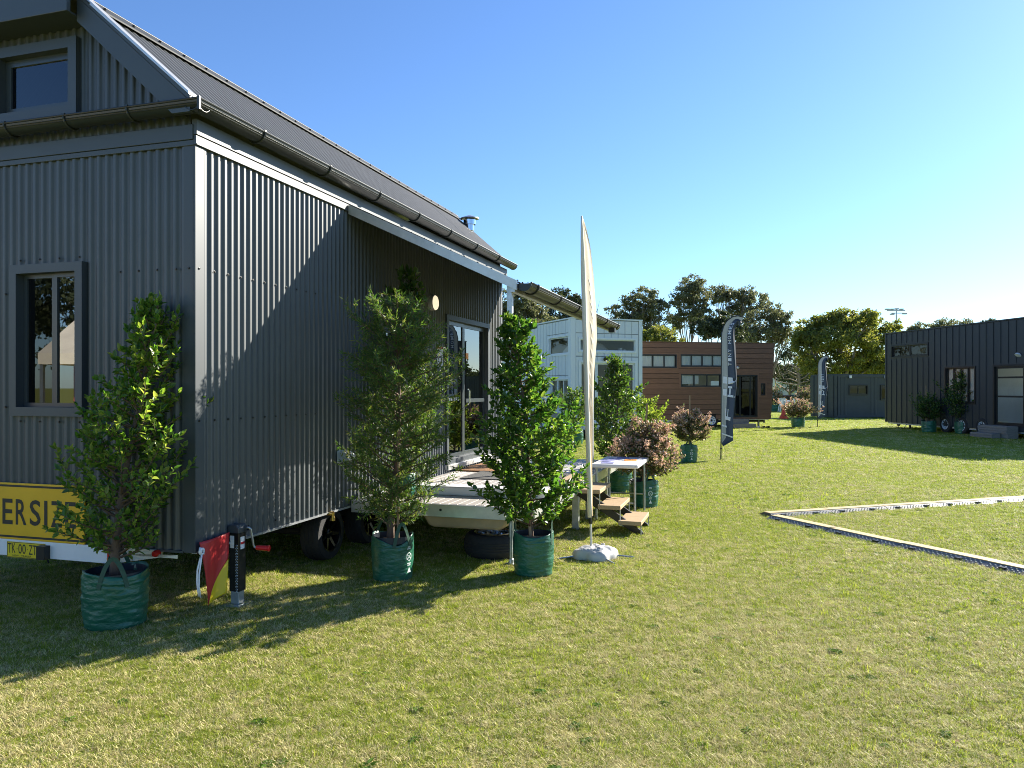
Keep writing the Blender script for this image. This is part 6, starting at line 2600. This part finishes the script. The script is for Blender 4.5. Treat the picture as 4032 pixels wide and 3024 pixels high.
CL = [clump('turf', 16, .018, .042, .035, 1.0, 'blade_green', 1), clump('turf', 14, .022, .05, .04, .95, 'blade_green', 2), clump('turf', 16, .015, .036, .04, 1.1, 'blade_green', 3),
      clump('turf', 14, .02, .05, .045, 1.3, 'blade_straw', 4, .0036), clump('turf', 16, .015, .04, .04, 1.15, 'blade_straw', 5, .0036), clump('turf', 9, .035, .075, .03, .5, 'blade_green', 6, .0042)]


def rosette(name, n, ln, wd, m, seed, up):
    r2 = np.random.default_rng(seed)
    a = np.arange(n) * 2.4 + r2.uniform(0, .6, n)
    D = np.stack([np.cos(a), np.sin(a), np.full(n, up)], 1)
    P = np.stack([.006 * np.cos(a), .006 * np.sin(a), r2.uniform(.004, .014, n)], 1)
    N = unit(np.stack([-.5 * np.cos(a), -.5 * np.sin(a), np.ones(n)], 1))
    V = leaf_verts(P, D, N, ln * r2.uniform(.6, 1.2, n), wd * r2.uniform(.8, 1.2, n), fold=.15, droop=.3)
    me = bpy.data.meshes.new(name)
    V = V.reshape(-1, 3)
    V[:, 2] = np.maximum(V[:, 2], .003)
    me.from_pydata([tuple(v) for v in V], [], [tuple(q) for i in range(n) for q in (LEAF_Q + i * 6).tolist()])
    me.materials.append(MATS[m])
    return bpy.data.objects.new(name, me)


CL += [rosette('weed', 9, .040, .018, 'weed_leaf', 3, .35), rosette('fallen_leaf', 1, .045, .022, 'dry_leaf', 9, .1)]


def scatter():
    pts = []
    scl = []
    rs = np.random.default_rng(12)
    for (y0, y1, dens, s) in ((2.5, 4.2, 2300, .80), (4.2, 6.5, 1500, .88), (6.5, 10, 800, 1.05), (10, 16, 320, 1.4), (16, 27, 100, 2.0), (27, 45, 26, 2.8)):
        xm = .80 * y1 + .5
        n = int((y1 - y0) * 2 * xm * dens)
        y = rs.uniform(y0, y1, n)
        x = rs.uniform(-xm, xm, n)
        keep = np.abs(x) < .78 * y + .4
        p = np.stack([x[keep], y[keep]], 1)
        pts.append(p)
        scl.append(np.full(len(p), s) * rs.uniform(.7, 1.3, len(p)))
    p = np.concatenate(pts)
    s = np.concatenate(scl)
    # patchiness: straw share from a few octaves of sine noise
    f = (np.sin(p[:, 0] * 1.7 + 1.3 * np.sin(p[:, 1] * .9)) + np.sin(p[:, 1] * 2.3 + p[:, 0] * .7 + 2) + .8 * np.sin(p[:, 0] * 5.1 + p[:, 1] * 3.7)
         + .6 * np.sin(p[:, 1] * 8.3 - p[:, 0] * 6.1)) / 3.4
    near = np.clip((9.5 - p[:, 1]) / 7, 0, 1)
    straw = rs.uniform(0, 1, len(p)) < np.clip(.24 + .40 * near + .26 * f, .05, .85)
    idx = np.where(straw, rs.integers(3, 5, len(p)), rs.integers(0, 3, len(p)))
    tall = (~straw) & (rs.uniform(0, 1, len(p)) < .010)
    idx[tall] = 5
    odd = rs.uniform(0, 1, len(p))
    idx[(odd < .0022) & (p[:, 1] < 12)] = 6
    idx[(odd > .9988) & (p[:, 1] < 12)] = 7
    # blades are worn away in places
    bare = (rs.uniform(0, 1, len(p)) < np.clip(.10 * near + .38 * (f < -.42) * near, 0, .6))
    return p[~bare], s[~bare], idx[~bare]


gp, gs, gi = scatter()
me = bpy.data.meshes.new('grass')
me.vertices.add(len(gp))
co3 = np.concatenate([gp, np.full((len(gp), 1), .0005)], 1).astype(np.float32)
me.vertices.foreach_set('co', co3.ravel())
a_i = me.attributes.new('pick', 'INT', 'POINT')
a_i.data.foreach_set('value', gi.astype(np.int32))
a_r = me.attributes.new('turn', 'FLOAT_VECTOR', 'POINT')
rv = np.zeros((len(gp), 3), np.float32)
rv[:, 2] = rng.uniform(0, 6.28, len(gp))
rv[:, 0] = rng.normal(0, .12, len(gp))
a_r.data.foreach_set('vector', rv.ravel())
a_s = me.attributes.new('size', 'FLOAT_VECTOR', 'POINT')
sv = np.stack([gs, gs, 0.40 * gs + .34], 1).astype(np.float32)
a_s.data.foreach_set('vector', sv.ravel())
grass = link('grass', me)
tag(grass, 'short green and straw coloured blades of the lawn', 'grass', kind='stuff')
ng = bpy.data.node_groups.new('grass_scatter', 'GeometryNodeTree')
ng.interface.new_socket('Geometry', in_out='INPUT', socket_type='NodeSocketGeometry')
ng.interface.new_socket('Geometry', in_out='OUTPUT', socket_type='NodeSocketGeometry')
gi_, go_ = ng.nodes.new('NodeGroupInput'), ng.nodes.new('NodeGroupOutput')
iop = ng.nodes.new('GeometryNodeInstanceOnPoints')
jg = ng.nodes.new('GeometryNodeJoinGeometry')
for c in reversed(CL):
    oi = ng.nodes.new('GeometryNodeObjectInfo')
    oi.inputs['Object'].default_value = c
    oi.inputs['As Instance'].default_value = True
    ng.links.new(oi.outputs['Geometry'], jg.inputs[0])
iop.inputs['Pick Instance'].default_value = True


def attr(nm, ty):
    n = ng.nodes.new('GeometryNodeInputNamedAttribute')
    n.data_type = ty
    n.inputs['Name'].default_value = nm
    return n.outputs['Attribute']


ng.links.new(gi_.outputs[0], iop.inputs['Points'])
ng.links.new(jg.outputs[0], iop.inputs['Instance'])
ng.links.new(attr('pick', 'INT'), iop.inputs['Instance Index'])
ng.links.new(attr('turn', 'FLOAT_VECTOR'), iop.inputs['Rotation'])
ng.links.new(attr('size', 'FLOAT_VECTOR'), iop.inputs['Scale'])
ng.links.new(iop.outputs[0], go_.inputs[0])
md = grass.modifiers.new('scatter', 'NODES')
md.node_group = ng
print('grass clumps', len(gp), 'objects', len(bpy.data.objects))
